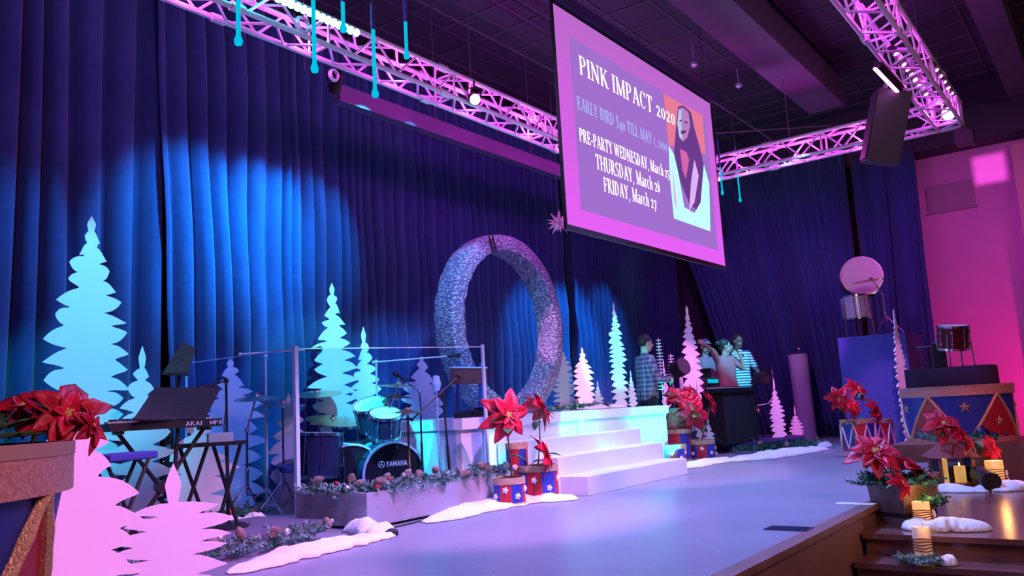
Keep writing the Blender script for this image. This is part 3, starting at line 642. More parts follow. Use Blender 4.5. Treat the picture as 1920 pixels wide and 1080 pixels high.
for i in range(arc_n+1):
    a = th0+(PI-2*th0)*i/arc_n; jit = rnd.uniform(-.006, .006)
    for rr, yy in cs: P.append(((rr+jit)*math.cos(a), yy+jit, az-ZB+(rr+jit)*math.sin(a)))
nc = len(cs); F = [(i*nc+k, i*nc+(k+1) % nc, (i+1)*nc+(k+1) % nc, (i+1)*nc+k) for i in range(arc_n) for k in range(nc)]+[tuple(range(nc)), tuple(range(arc_n*nc, (arc_n+1)*nc))]
q.add(P, F); q.build('ring', archm(), ar_t, True)
q = MB()
for a in (1.9, 1.96): q.box(((ar-.09)*math.cos(a), -.175, az-ZB+(ar-.09)*math.sin(a)), (.21, .012, .02), M=Matrix.Rotation(-a, 3, 'Y'))
q.build('seam_band', M['black'], ar_t)
# ================================================================ cut-out pines
def pine_poly(h, w_, n, seed, pw=.8, spike=.16, inner=.42, full=1.6, jag=.2, asym=0):
    rnd = random.Random(seed)
    def env(t): return min(1.0, ((t)*full)**pw)
    sides = []
    for s in (1, -1):
        pts = []; z = h*(1-spike); n_ = n+rnd.choice((0, 1)) if n > 5 else n
        pts.append((s*w_*.5*.07, h*(1-spike*.35))); pts.append((s*w_*.5*.10, h*(1-spike*.55))); pts.append((s*w_*.5*.06, z+.0*h))
        zb = h*.05; st = [rnd.uniform(.75, 1.3)*(1+.35*i/n_) for i in range(n_)]; S = sum(st); zi = z
        for i in range(n_):
            dz = (z-zb)*st[i]/S; t = 1-(zi-dz*.6)/h; W = w_*.5*env(t-spike*.6)*rnd.uniform(1-jag*1.5, 1.0); W = max(W, w_*.05)
            ztip = zi-dz*rnd.uniform(.35, .95); ib = W*inner*rnd.uniform(.75, 1.3); zn = zi-dz
            x0, z0 = pts[-1][0]*s, zi
            c1 = (x0+(W-x0)*.40, zi-dz*rnd.uniform(-.05, .12)); c2 = (x0+(W-x0)*.72, ztip+dz*rnd.uniform(.12, .5))
            for k in range(1, 8):
                t_ = k/7; a = (1-t_)**3; b_ = 3*(1-t_)**2*t_; c = 3*(1-t_)*t_*t_; d = t_**3
                pts.append((s*(a*x0+b_*c1[0]+c*c2[0]+d*W), a*z0+b_*c1[1]+c*c2[1]+d*ztip))
            c1 = (ib+(W-ib)*.72, min(ztip, zn+dz*.35)-dz*rnd.uniform(.02, .2)); c2 = (ib+(W-ib)*.45, zn+dz*rnd.uniform(.02, .3))
            for k in range(1, 6):
                t_ = k/5; a = (1-t_)**3; b_ = 3*(1-t_)**2*t_; c = 3*(1-t_)*t_*t_; d = t_**3
                pts.append((s*(a*W+b_*c1[0]+c*c2[0]+d*ib), a*ztip+b_*c1[1]+c*c2[1]+d*zn))
            zi = zn-dz*.05
        pts.append((s*w_*.16, h*.045)); pts.append((s*w_*.16, 0))
        sides.append(pts)
    return [(0, h)]+sides[0]+sides[1][::-1]
def tree(label, apex, y, zb, wpx, n, seed, turn=0, vis=1.0, group='white cut-out pines', **k):
    p = aty(apex[0], apex[1], y); h = p.z-zb; dist = (p-CAMP).length; W = wpx/FPX*dist/vis
    a = math.atan2(-p.x, p.y)+turn     # plane x axis perpendicular to the view
    ux = Vector((math.cos(a), math.sin(a), 0)); poly = pine_poly(h, W, n, seed, **k)
    q = MB(); q.prism(poly, (0, 0, 0), ux, (0, 0, 1), .018)
    t = thing('cutout_pine', label, 'cut-out tree', (p.x, p.y, zb), group=group)
    q.build('silhouette', M['tree'], t)
    bk = ux.cross(Vector((0, 0, 1))); bk = bk if bk.dot(Vector((p.x, p.y, 0))) > 0 else -bk
    q = MB(); q.bb((-.01, -.01, 0), (.01, .01, 0)) if 0 else None
    q.bar(bk*.02+Vector((0, 0, min(h*.4, .6))), bk*min(.22, h*.3)+Vector((0, 0, .008)), .008, 5); q.bar(bk*.02+Vector((0, 0, .012)), bk*min(.22, h*.3)+Vector((0, 0, .012)), .008, 5)
    q.build('back_brace', M['oldwood'], t)
    return t
tree('tallest cut-out pine, glowing cyan at the far left before the curtain', (172, 405), 6.2, 0, 134, 17, 11, full=3.2, pw=.85, spike=.05, inner=.58, jag=.16)
tree('lilac-white cut-out pine behind the keyboard stands', (267, 648), 5.9, 0, 118, 9, 12, full=2.2, spike=.12, inner=.35)
tree('tall cyan cut-out pine standing behind the drum kit', (622, 530), 6.6, 0, 94, 16, 13, full=3.0, spike=.06, inner=.45)
tree('shorter cyan cut-out pine to the right of the tall one behind the drum kit', (681, 612), 6.66, 0, 92, 13, 14, full=2.0, spike=.10, inner=.4)
tree('dim blue cut-out pine seen through the left pane of the drum shield', (432, 672), 7.0, 0, 125, 11, 15, full=3.2, spike=.06, inner=.5)
tree('purple cut-out pine inside the drum shield beside its corner post', (541, 737), 6.3, 0, 88, 7, 16, full=3.0, spike=.10, inner=.4)
tree('shadowy blue cut-out pine behind the right-hand cymbals', (790, 668), 7.2, 0, 90, 9, 17, full=3.5, spike=.04, inner=.5)
ZP = ZB
tree('pink cut-out pine half hidden behind the right leg of the arch', (1053, 650), 6.25, ZP, 48, 10, 18, full=2.6, spike=.08)
tree('pink cut-out pine standing on the platform just right of the arch', (1091, 650), 5.9, ZP, 48, 10, 19, full=2.4, spike=.10, inner=.5)
tree('tiny pale blue cut-out pine on the platform between pink and tall cyan pines', (1120, 714), 5.6, ZP, 24, 6, 20, spike=.2)
tree('tall slender cyan cut-out pine on the platform left of the man in plaid', (1150, 566), 5.35, ZP, 36, 17, 21, full=2.6, spike=.08)
tree('tiny cyan cut-out pine at the feet of the man in plaid', (1182, 694), 5.2, ZP, 22, 7, 22, spike=.2)
tree('small cyan cut-out pine behind the man in plaid', (1243, 672), 5.9, ZP if 0 else 0, 26, 9, 23, spike=.1)
tree('tall thin pink cut-out pine rising above the centre poinsettias', (1287, 573), 5.45, 0, 42, 18, 24, vis=.8, turn=.6, full=2.6, spike=.06)
tree('pale pointed cut-out pine beside the thin pink pine above the poinsettias', (1305, 708), 5.0, 0, 26, 6, 25, spike=.3)
tree('small pink cut-out pine low behind the centre drum pots', (1327, 782), 4.85, 0, 30, 5, 26, spike=.2)
tree('small pink cut-out pine between the music stand legs', (1407, 770), 5.15, 0, 20, 6, 27, spike=.3)
tree('pink cut-out pine at the right end of the band beside the music stand', (1450, 708), 4.72, 0, 30, 11, 28, spike=.2, full=2.4)
tree('shorter pink cut-out pine next to the violet scrim column', (1489, 760), 4.70, 0, 27, 7, 29, spike=.3, full=2.4)
tree('tall narrow magenta cut-out pine seen almost edge-on before the navy riser', (1675, 580), 2.62, 0, 19, 19, 30, vis=.5, turn=1.0, full=2.6, spike=.08)
tree('squat bright pink cut-out pine at the front left of the stage', (325, 868), 3.8, 0, 262, 6, 31, spike=.30, full=3.0, inner=.42, jag=.25, pw=.75)
tree('bright pink cut-out pine partly hidden behind the big left drum prop', (155, 738), 3.5, 0, 205, 8, 36, spike=.1, full=2.3, inner=.5, jag=.3)
tree('pink and lilac cut-out pine behind the keyboard stand legs', (372, 772), 6.1, 0, 135, 7, 33, spike=.1, full=2.6, inner=.45)
# ================================================================ drum shield
sh = thing('drum_shield', 'clear acrylic drum shield around the drum kit', 'drum shield', (0, 0, 0))
c0 = aty(556, 800, 5.45); c0 = Vector((c0.x, 5.45, 0)); c1 = Vector((aty(905, 662, 4.78).x, 4.78, 0)); cl = Vector((c0.x-.02, 7.0, 0))
def pane(a, e, z0, z1, n, nm=0):
    for i in range(n):
        p = a.lerp(e, i/n); r = a.lerp(e, (i+1)/n); d = (r-p); L = d.length; d.normalize(); an = math.atan2(d.y, d.x)
        q = MB(); m_ = (p+r)/2; q.box((m_.x, m_.y, (z0+z1)/2), (L-.01, .008, z1-z0), an); q.build('pane', M['glass'], sh)
        q = MB(); q.box((m_.x, m_.y, z1), (L-.005, .009, .008), an); q.build('top_edge', M['glasse'], sh)
zt = 1.39
pane(c0, c1, .02, zt, 2); pane(cl, c0, .02, zt, 2)
for c, r in ((c0, .018), (c1, .012), (cl, .008)):
    q = MB(); q.bb((c.x-r, c.y-r, 0), (c.x+r, c.y+r, zt+.02)); q.build('corner_post', M['glasse'], sh)
# ================================================================ drum kit
def rotz2(d):
    return Vector(d).normalized().to_track_quat('Z', 'Y').to_matrix()
def drum(name, label, c, axis, r, h, shell, head, legs=0, cat='drum', tomlugs=8, zf=0, logo=False, group=None, hoop='chrome'):
    R = rotz2(axis); c = Vector(c); t = thing(name, label, cat, c, group=group)
    q = MB(); q.lathe([(r*.985, -h/2), (r*.985, h/2)], (0, 0, 0), 32, R); q.build('shell', shell, t, True)
    for s in (-1, 1):
        q = MB(); q.lathe([(r*1.0, s*h/2-.012), (r*1.04, s*h/2-.012), (r*1.04, s*h/2+.014), (r*.97, s*h/2+.014), (r*.97, s*h/2-.012)], (0, 0, 0), 32, R); q.build('hoop', M[hoop], t, True)
        q = MB(); q.lathe([(.0005, s*(h/2+.004)), (r*.97, s*(h/2+.002))], (0, 0, 0), 32, R); q.build('head', head, t, True)
    for k in range(tomlugs):
        q = MB(); a = 2*PI*k/tomlugs+.2; u = Vector((math.cos(a)*r*1.03, math.sin(a)*r*1.03, 0))
        for s in (-1, 1): q.bar(R@(u+Vector((0, 0, s*h*.30))), R@(u+Vector((0, 0, s*(h/2+.01)))), .005, 5); q.ball(R@(u+Vector((0, 0, s*h*.26))), .013, 6, 4)
        q.bar(R@(u+Vector((0, 0, -h*.3))), R@(u+Vector((0, 0, h*.3))), .004, 5); q.build('tension_lug', M['chrome'], t, True)
    for k in range(legs):
        a = 2*PI*k/legs+.7; u = Vector((math.cos(a)*r*1.08, math.sin(a)*r*1.08, 0)); top = R@u+Vector((0, 0, .05)); bot = Vector((top.x*1.08, top.y*1.08, zf-c.z+.012))
        q = MB(); q.bar(top, bot, .008, 6); q.ball(bot, .014, 6, 4); q.build('leg', M['chrome'], t, True)
    return t
KW = M['kitwrap'] = mat('drum_wrap_dark', (.05, .05, .12), .2, .3); KH = M['khead'] = mat('drum_head_black', (.02, .02, .03), .2)
WH = M['whead'] = mat('drum_head_white', (.85, .82, .85), .5)
axb = Vector((-.42, -.9, 0)); pb = aty(724, 868, 5.5); pb.z = .29
bd = drum('bass_drum', 'black-headed bass drum with a white maker logo inside the drum shield', pb, axb, .28, .40, KW, KH, 0, hoop='glasse')
R = rotz2(axb); ux = Vector((0, 0, 1)).cross(axb.normalized()).normalized(); fr_ = axb.normalized()*.212
BG = dict(G); mlogo = emat('logo_paint', (.5, .3, .7), .0) if 0 else mat('logo_white', (.85, .8, .9), .5)
q = MB(); o_ = fr_
def sansglyph(ch):
    S_ = .2
    return {'Y': (.8, ln(.1, 1, .4, .5, S_)+ln(.7, 1, .4, .5, S_)+ln(.4, 0, .4, .5, S_)), 'A': (.86, ln(.1, 0, .43, 1, S_)+ln(.76, 0, .43, 1, S_)+ln(.25, .3, .6, .3, .15)),
            'M': (1.0, ln(.12, 0, .12, 1, S_)+ln(.88, 0, .88, 1, S_)+ln(.14, 1, .5, .2, .18)+ln(.86, 1, .5, .2, .18)), 'H': (.84, ln(.14, 0, .14, 1, S_)+ln(.7, 0, .7, 1, S_)+ln(.14, .5, .7, .5, .16))}[ch]
def word3(q, s, o, u, v, W, cap):
    tot = sum(sansglyph(c)[0]+.08 for c in s); k = W/tot; cx = 0
    for c in s:
        w_, pl = sansglyph(c)
        for p in pl: q.prism([((cx+a)*k, b_*cap) for a, b_ in p], o, u, v, .002)
        cx += w_+.08
vz = Vector((0, 0, 1)); ug = -ux if ux.dot(RT) < 0 else ux
word3(q, 'YAMAHA', fr_+ug*(-.075)+vz*.075, ug, vz, .20, .045)
for k in range(24):
    a0_, a1_ = 2*PI*k/24, 2*PI*(k+1)/24; cc = fr_+ug*(-.115)+vz*.097
    q.prism([(.03*math.cos(a0_), .03*math.sin(a0_)), (.03*math.cos(a1_), .03*math.sin(a1_)), (.024*math.cos(a1_), .024*math.sin(a1_)), (.024*math.cos(a0_), .024*math.sin(a0_))], cc, ug, vz, .002)
for k in range(3):
    a = PI/2+2*PI*k/3; q.prism([(-.003*math.sin(a), .003*math.cos(a)), (.003*math.sin(a), -.003*math.cos(a)), (.022*math.cos(a)+.003*math.sin(a), .022*math.sin(a)-.003*math.cos(a)), (.022*math.cos(a)-.003*math.sin(a), .022*math.sin(a)+.003*math.cos(a))], cc, ug, vz, .002)
q.build('logo', mlogo, bd)
q = MB()
for s in (-1, 1): q.bar(ug*s*.2+vz*-.2, ug*s*.3+fr_*.8+vz*-.28, .007, 6)
q.build('spur', M['chrome'], bd)
pb2 = aty(652, 872, 5.8); pb2.z = .29
drum('bass_drum', 'dark second bass drum just left of the logo drum', pb2, (-.5, -.85, 0), .28, .36, KW, KH, 0, hoop='glasse')
def at_kit(px, py, y, r_=0): return aty(px, py, y)
p = aty(598, 830, 5.78); drum('floor_tom', 'dark floor tom beside the shield corner post', (p.x, p.y, .50), (.05, -.05, 1), .19, .36, KW, WH, 3)
p = aty(722, 795, 5.55); drum('rack_tom', 'tilted rack tom above the logo bass drum', (p.x, p.y, p.z), (-.25, -.35, 1), .15, .20, KW, WH)
p = aty(700, 778, 5.85); drum('rack_tom', 'dark tilted rack tom behind the foremost rack tom', (p.x, p.y, p.z), (-.45, -.2, 1), .17, .22, KW, WH)
p = aty(655, 812, 6.2); drum('snare_drum', 'snare drum with teal lit shell left of the rack toms', (p.x, p.y, p.z), (-.05, -.1, 1), .17, .14, M['navy'], WH)
q = MB(); q.bar((p.x, p.y, p.z-.08), (p.x, p.y, .25), .012)
for k in range(3): a = k*2.1; q.bar((p.x, p.y, .25), (p.x+.2*math.cos(a), p.y+.2*math.sin(a), .01), .008)
tag(q.build('snare_stand', M['chrome']), 'chrome tripod stand under the snare drum', 'stand')
def cymbal(label, px, py, y, r, tilt=(.1, .05), boom=None, zf=0, group='cymbals on stands', base=None, m='brass'):
    p = aty(px, py, y); t = thing('cymbal_stand', label, 'cymbal', (p.x, p.y, zf), group=group); h = p.z-zf
    R = rotz2((tilt[0], tilt[1], 1))
    q = MB(); q.lathe([(.001, .022), (.02, .022), (.035, .006), (r*.6, -.004), (r, -.016), (r, -.018), (.03, .0), (.001, .0)], (0, 0, h), 32, R); q.build('cymbal', M[m], t, True)
    q = MB(); bx, by = base or (0, 0); fo = Vector((bx, by, 0)); kn = fo+Vector((0, 0, h*.72 if base else h-.03))
    q.bar(fo+Vector((0, 0, .2)), kn, .011); q.bar(fo+Vector((0, 0, .25)), fo+Vector((0, 0, h*.4)), .014); q.ball(kn, .02, 8, 5); q.ball(fo+Vector((0, 0, h*.4)), .02, 8, 5)
    q.bar(kn, (0, 0, h+.03), .008); q.ball((0, 0, h+.03), .014, 6, 4); q.build('pole', M['chrome'], t, True)
    for k in range(3):
        a = k*2*PI/3+.5; q = MB(); q.bar(fo+Vector((0, 0, .30)), fo+Vector((.24*math.cos(a), .24*math.sin(a), .012)), .008); q.ball(fo+Vector((.24*math.cos(a), .24*math.sin(a), .014)), .013, 6, 4); q.build('leg', M['chrome'], t)
    return t
cymbal('leftmost cymbal on a slanted boom inside the drum shield', 482, 744, 6.3, .20, (-.1, -.1), base=(-.25, -.2))
cymbal('cymbal pair hanging in front of the purple pine inside the shield', 530, 756, 6.2, .21, (.02, -.08))
cymbal('large thin cymbal across the tall cyan pine', 594, 736, 6.5, .25, (-.12, -.12), base=(.1, .1))
cymbal('large teal ride cymbal low behind the floor tom', 625, 786, 6.25, .26, (-.02, -.25))
cymbal('highest cymbal on the right side of the drum kit', 748, 721, 5.5, .21, (.08, -.06), base=(-.08, .1))
cymbal('smaller cymbal beneath the highest one on the right of the kit', 742, 742, 5.62, .16, (.02, -.1))
cymbal('hi-hat on a low stand at the right of the logo bass drum', 764, 770, 5.0, .13, (0, -.05))
# overhead microphones
def micstand(label, foot, top, boom_a, boom_b, m='chrome', cat='microphone stand', tri=True, r=.009):
    foot = Vector(foot); t = thing('microphone_stand', label, cat, foot); top = Vector(top)-foot
    q = MB(); q.bar((0, 0, .03), top, r, 8); q.bar((0, 0, .03), top*.55, r*1.4, 8); q.ball(top, .02, 8, 5); q.build('pole', M[m], t, True)
    a = Vector(boom_a)-foot; e = Vector(boom_b)-foot
    q = MB(); q.bar(a, e, .007, 6); q.ball(a, .016, 6, 4); q.build('boom_arm', M[m], t, True)
    d = (e-a).normalized(); q = MB(); q.cone(e, e+d*.10, .012, .015, 10); q.cone(e+d*.10, e+d*.115, .015, .024, 10); q.ball(e+d*.135, .027, 10, 6); q.build('microphone', M['black'], t, True)
    if tri:
        for k in range(3):
            an = k*2*PI/3+.3; q = MB(); q.bar((0, 0, .22), (.3*math.cos(an), .3*math.sin(an), .01), .007, 6); q.build('leg', M[m], t)
    else:
        q = MB(); q.lathe([(.001, 0), (.14, 0), (.14, .012), (.11, .03), (.02, .04), (.001, .04)], (0, 0, 0), 28); q.build('base_plate', M['black'], t, True)
    return t
p = aty(498, 668, 6.4); micstand('tall overhead microphone stand at the left of the drum shield', (p.x, p.y, 0), p, aty(450, 664, 6.4), aty(572, 656, 6.1), 'alu')
p = aty(705, 678, 5.9); micstand('overhead microphone stand above the right-hand cymbals', (p.x, p.y, 0), p, aty(700, 679, 5.9), aty(838, 668, 5.6), 'alu')
p = aty(831, 742, 4.9); f = aty(842, 900, 4.9); micstand('black microphone stand leaning right of the drum kit before the cyan panel', (p.x+.06, p.y, .0), (p.x, p.y, p.z), aty(772, 787, 4.95), aty(842, 722, 4.85), 'black')
p = aty(787, 735, 5.15); micstand('chrome microphone stand standing before the cyan end panel', (p.x, p.y, 0), p, aty(787, 735, 5.15), aty(760, 715, 5.15), 'chrome')
# drum throne and left floor percussion glimpsed through the shield
p = aty(560, 888, 6.0); th = thing('drum_throne', 'round teal drum stool seen low through the shield', 'stool', (p.x, p.y, 0))
q = MB(); q.lathe([(.001, .36), (.15, .36), (.17, .38), (.17, .41), (.15, .43), (.001, .43)], (0, 0, 0), 24); q.build('seat', M['navy'], th, True)
q = MB(); q.bar((0, 0, .2), (0, 0, .37), .015); q.build('post', M['chrome'], th)
for k in range(3): a = k*2.1; q = MB(); q.bar((0, 0, .22), (.2*math.cos(a), .2*math.sin(a), .01), .01); q.build('leg', M['chrome'], th)
# ================================================================ keyboards on the left pad
pad = MB(); pad.bb((2.1, 4.85, 0), (4.09, 5.66, .08)); tag(pad.build('low_riser', mat('riser_top', (.16, .14, .2), .6)), 'low dark riser under the keyboard stands at the front left', 'riser')
q = MB(); 
ZR = .08
def xstand(label, a, e, z, zf, spread=.5):
    a = Vector((a[0], a[1], 0)); e = Vector((e[0], e[1], 0)); d = (e-a); L = d.length; d.normalize(); nn = Vector((-d.y, d.x, 0)); t = thing('keyboard_stand', label, 'stand', (a.x, a.y, zf)); h = z-zf-.01
    for s, o_ in ((1, .02), (-1, -.02)):
        q = MB(); p0 = d*(L*.12 if s > 0 else L*.88)+nn*o_; p1 = d*(L*.85 if s > 0 else L*.15)+nn*o_
        q.bar(p0+Vector((0, 0, h)), p1+Vector((0, 0, .015)), .014, 8)
        q.bar(p0+Vector((0, 0, h))+nn*.14, p0+Vector((0, 0, h))-nn*.14, .012, 8); q.bar(p1+Vector((0, 0, .015))+nn*.2, p1+Vector((0, 0, .015))-nn*.2, .014, 8); q.build('leg', M['black'], t)
    q = MB(); m_ = d*(L*.5)+Vector((0, 0, h*.5)); q.bar(m_-nn*.05, m_+nn*.05, .04, 12); q.build('pivot', M['black'], t); return t
def keyboard(label, a, e, z, depth=.28, gname='keyboard', up=None):
    a = Vector(a); e = Vector(e); d = (e-a); L = d.length; d.normalize(); nn = Vector((-d.y, d.x, 0)); an = math.atan2(d.y, d.x); t = thing(gname, label, 'keyboard', (a.x, a.y, z)); R_ = Matrix.Rotation(an, 3, 'Z')
    q = MB(); q.box(tuple(R_@Vector((L/2, 0, .025))), (L, depth, .05), M=R_); q.build('case', M['black'], t)
    q = MB(); n = int(L/.024)
    for i in range(n): q.box(tuple(R_@Vector((.02+(L-.04)*(i+.5)/n, depth*.5-.075, .056))), ((L-.04)/n*.92, .13, .016), M=R_)
    q.build('white_keys', M['keys'], t)
    q = MB()
    for i in range(n):
        if i % 7 not in (2, 6): q.box(tuple(R_@Vector((.02+(L-.04)*(i+1)/n, depth*.5-.10, .068))), (.011, .08, .016), M=R_)
    q.build('black_keys', M['black'], t)
    return t, R_, L
ka = aty(196, 781, 5.15); ke = aty(404, 790, 4.95); kz = .80
kb, Rk, Lk = keyboard('black keyboard controller across the top of the left stands', (ka.x, ka.y, 0), (ke.x, ke.y, 0), kz, .30)
q = MB(); bk0 = Rk@Vector((0, -1, 0))
def word_on(q, s, o, u, v, W, cap):
    gl = {'A': ln(.1, 0, .4, 1, .16)+ln(.7, 0, .4, 1, .16)+ln(.22, .3, .58, .3, .12), 'K': ln(.14, 0, .14, 1, .17)+ln(.2, .5, .6, 1, .16)+ln(.3, .6, .64, 0, .16), 'I': ln(.2, 0, .2, 1, .17),
          'M': ln(.12, 0, .12, 1, .16)+ln(.78, 0, .78, 1, .16)+ln(.14, 1, .45, .2, .14)+ln(.76, 1, .45, .2, .14), 'P': ln(.14, 0, .14, 1, .16)+ln(.14, .95, .55, .95, .13)+ln(.14, .45, .55, .45, .13)+ln(.55, .42, .55, .98, .15), ' ': [],
          '2': ln(.1, .95, .55, .95, .12)+ln(.55, .5, .55, .95, .14)+ln(.1, .5, .55, .5, .12)+ln(.12, 0, .12, .5, .14)+ln(.1, .05, .6, .05, .12), '6': ln(.12, 0, .12, .98, .15)+ln(.1, .95, .55, .95, .12)+ln(.1, .5, .55, .5, .12)+ln(.1, .05, .55, .05, .12)+ln(.55, 0, .55, .52, .15), '1': ln(.3, 0, .3, 1, .16)}
    k = W/(len(s)*.85)
    for i, c in enumerate(s):
        for p in gl[c]: q.prism([((i*.85+a)*k, b_*cap) for a, b_ in p], o, u, v, .002)
word_on(q, 'AKAI MPK', Rk@Vector((Lk*.66, -.152, .012)), Rk@Vector((1, 0, 0)), vz, .24, .026); q.build('maker_name', mlogo, kb)
xstand('black folding stand under the long keyboard', (ka.x, ka.y), (ke.x, ke.y), kz, ZR)
# slanted music rest (big dark panel) on its pole stand
def panel_stand(name, label, cat, corners, y, foot, zf, lip=True, th_=.01, tri=True):
    P_ = [aty(px, py, y+dy) for px, py, dy in corners]; c = sum(P_, Vector())/4
    t = thing(name, label, cat, (foot[0], foot[1], zf)); F0 = Vector((foot[0], foot[1], zf)); nn = (P_[1]-P_[0]).cross(P_[3]-P_[0]).normalized()*th_/2
    q = MB(); q.add([p-F0+nn for p in P_]+[p-F0-nn for p in P_], [(0, 1, 2, 3), (7, 6, 5, 4), (0, 4, 5, 1), (1, 5, 6, 2), (2, 6, 7, 3), (3, 7, 4, 0)]); q.build('desk', M['blackm'], t)
    if lip: q = MB(); q.bar(P_[3]-F0, P_[2]-F0, .012, 6); q.build('lip', M['black'], t)
    q = MB(); q.bar((0, 0, .04), c-F0, .013, 8); q.bar((0, 0, .04), (c-F0)*.5, .018, 8); q.build('pole', M['black'], t)
    if tri:
        for k in range(3):
            an = k*2*PI/3+.9; q = MB(); q.bar((0, 0, .24), (.26*math.cos(an), .26*math.sin(an), .01), .008, 6); q.build('leg', M['black'], t)
    else:
        q = MB(); q.lathe([(.001, 0), (.16, 0), (.15, .02), (.02, .04), (.001, .04)], (0, 0, 0), 24); q.build('base_plate', M['black'], t, True)
    return t
p = aty(327, 760, 4.93)
panel_stand('music_stand', 'wide slanted black music desk standing in front of the keyboard', 'music stand', ((290, 727, .1), (414, 727, .1), (384, 786, 0), (250, 786, 0)), 4.9, (p.x, 4.98), ZR, tri=True)
p = aty(328, 670, 5.7)
panel_stand('music_stand', 'tilted black music stand rising above the keyboard toward the curtain', 'music stand', ((340, 643, .1), (367, 652, .1), (352, 702, 0), (305, 700, 0)), 5.75, (p.x, 5.95), 0)
# second keyboard / table on x legs
ta = aty(316, 829, 5.2); te = aty(456, 826, 5.0)
tb = thing('side_table', 'thin black table on crossed legs behind the microphone stand', 'table', (ta.x, ta.y, ZR)); D = Vector((te.x-ta.x, te.y-ta.y, 0)); an = math.atan2(D.y, D.x); hh = .60
R_ = Matrix.Rotation(an, 3, 'Z'); Lt = D.length
q = MB(); q.box(tuple(R_@Vector((Lt/2, 0, hh))), (Lt, .26, .025), M=R_); q.build('table_top', M['black'], tb)
for i, (a_, e_) in enumerate(((.15, .55), (.5, .1), (.6, .95), (.95, .6))):
    q = MB(); q.bar(R_@Vector((Lt*a_, (-1)**i*.05, hh)), R_@Vector((Lt*e_, (-1)**i*.05, .012)), .013, 8); q.build('leg', M['black'], tb)
q = MB(); q.box((0, 0, .03), (.16, .1, .06), rz=an); o = q.build('effects_box', M['white'], None, loc=(0, 0, 0)); pp = Vector((ta.x, ta.y, ZR+hh+.0125))+R_@Vector((Lt*.68, 0, 0)); o.location = pp; tag(o, 'small pale effects box on the thin black table', 'electronics')
# front mic stand with round base
f = atz(428, 990, ZR); tp = aty(424, 714, f.y); micstand('black microphone stand with round base on the low riser', (f.x, f.y, ZR), (tp.x, f.y, tp.z), aty(424, 714, f.y), aty(398, 722, f.y-.05), 'black', tri=False)
q = MB(); c_ = [aty(x, y_, f.y-.02) for x, y_ in ((400, 712), (412, 704), (424, 708), (426, 740), (420, 800), (423, 860), (428, 930), (432, 985), (447, 998), (470, 1000))]; c_[-1].z = ZR+.006; c_[-2].z = ZR+.006
q.tube(c_, .004, 5); tag(q.build('microphone_cable', M['black']), 'thin cable running down the front microphone stand', 'cable')
# keyboard bench with cyan lit top
p = aty(228, 850, 4.75); bn = thing('keyboard_bench', 'small padded bench with bluish top behind the squat pink pine', 'bench', (p.x, p.y, 0)); hh = p.z
q = MB(); q.box((0, 0, hh-.02), (.34, .22, .045), rz=.25); o = q.build('seat', M['navy'], bn); bv = o.modifiers.new('b', 'BEVEL'); bv.width = .012; bv.segments = 3
for s in (-1, 1):
    for s2 in (-1, 1): q = MB(); q.bar((s*.13, s2*.07, hh-.03), (-s*.14, s2*.08, .012), .011, 6); q.build('leg', M['black'], bn)
# shelf edge behind the left drum prop
p = aty(20, 772, 4.2); q = MB(); kbt = thing('keyboard_stand', 'thin table edge lit cyan at the far left behind the poinsettia', 'stand', (p.x, p.y, 0))
q.box((0, 0, p.z), (.36, .22, .02), rz=-.5); q.build('table_top', M['navy'], kbt)
for s in (-1, 1):
    q = MB(); q.bar((s*.15, 0, p.z), (-s*.15, 0, .012), .012, 6); q.build('leg', M['black'], kbt)
# gear on the near end of the platform
p0 = aty(838, 705, 5.55); p1 = aty(946, 712, 5.25); fr2 = thing('keyboard_case_rack', 'dark keyboard rack with teal posts standing on the left end of the platform', 'rack', (p0.x, 5.5, ZB))
q = MB(); L = p1.x-p0.x; 
q.bb((0, -.02, .34), (L, 0, .50)); q.build('back_panel', M['lantern'], fr2)
q = MB(); q.bb((0, -.03, .50), (L, .02, .515)); q.build('top_rail', M['glasse'], fr2)
for xx in (.12, L-.08): q = MB(); q.bar((xx-.06, 0, 0), (xx+.02, 0, .56), .022, 6); q.build('post', M['navy'], fr2)
for i, (pa_, pb_, dy, m_) in enumerate(((866, 895, 5.1, 'black'), (872, 898, 5.3, 'navyd'), (905, 928, 5.15, 'blackm'))):
    a_ = aty(pa_, 778, dy); b_ = aty(pb_, 778, dy); q = MB(); q.bb((a_.x, dy-.1, ZB), (b_.x, dy+.1, ZB+.05+.02*i)); [q.bar((a_.x+.03+.04*j, dy-.105, ZB+.03), (a_.x+.03+.04*j, dy-.115, ZB+.03), .01, 8) for j in range(4)]
    tag(q.build('stage_box', M[m_]), ['flat black stage box at the platform corner nearest the drums', 'dark navy stage box behind the flat black one', 'black stage box right of the flat black one on the platform'][i], 'electronics')
p = aty(818, 720, 5.05); q = MB(); q.lathe([(.001, -.06), (.03, -.06), (.045, .0), (.03, .07), (.001, .08)], (0, 0, 0), 12); q.bar((0, 0, -.06), (0, 0, -.5), .008); q.bar((0, 0, -.5), (.0, 0, -p.z+.01), .01)
tag(q.build('percussion_stand', M['glasse'], loc=None), 'teal headed percussion stand beside the cyan end panel', 'percussion'); COL.objects['percussion_stand'].location = p
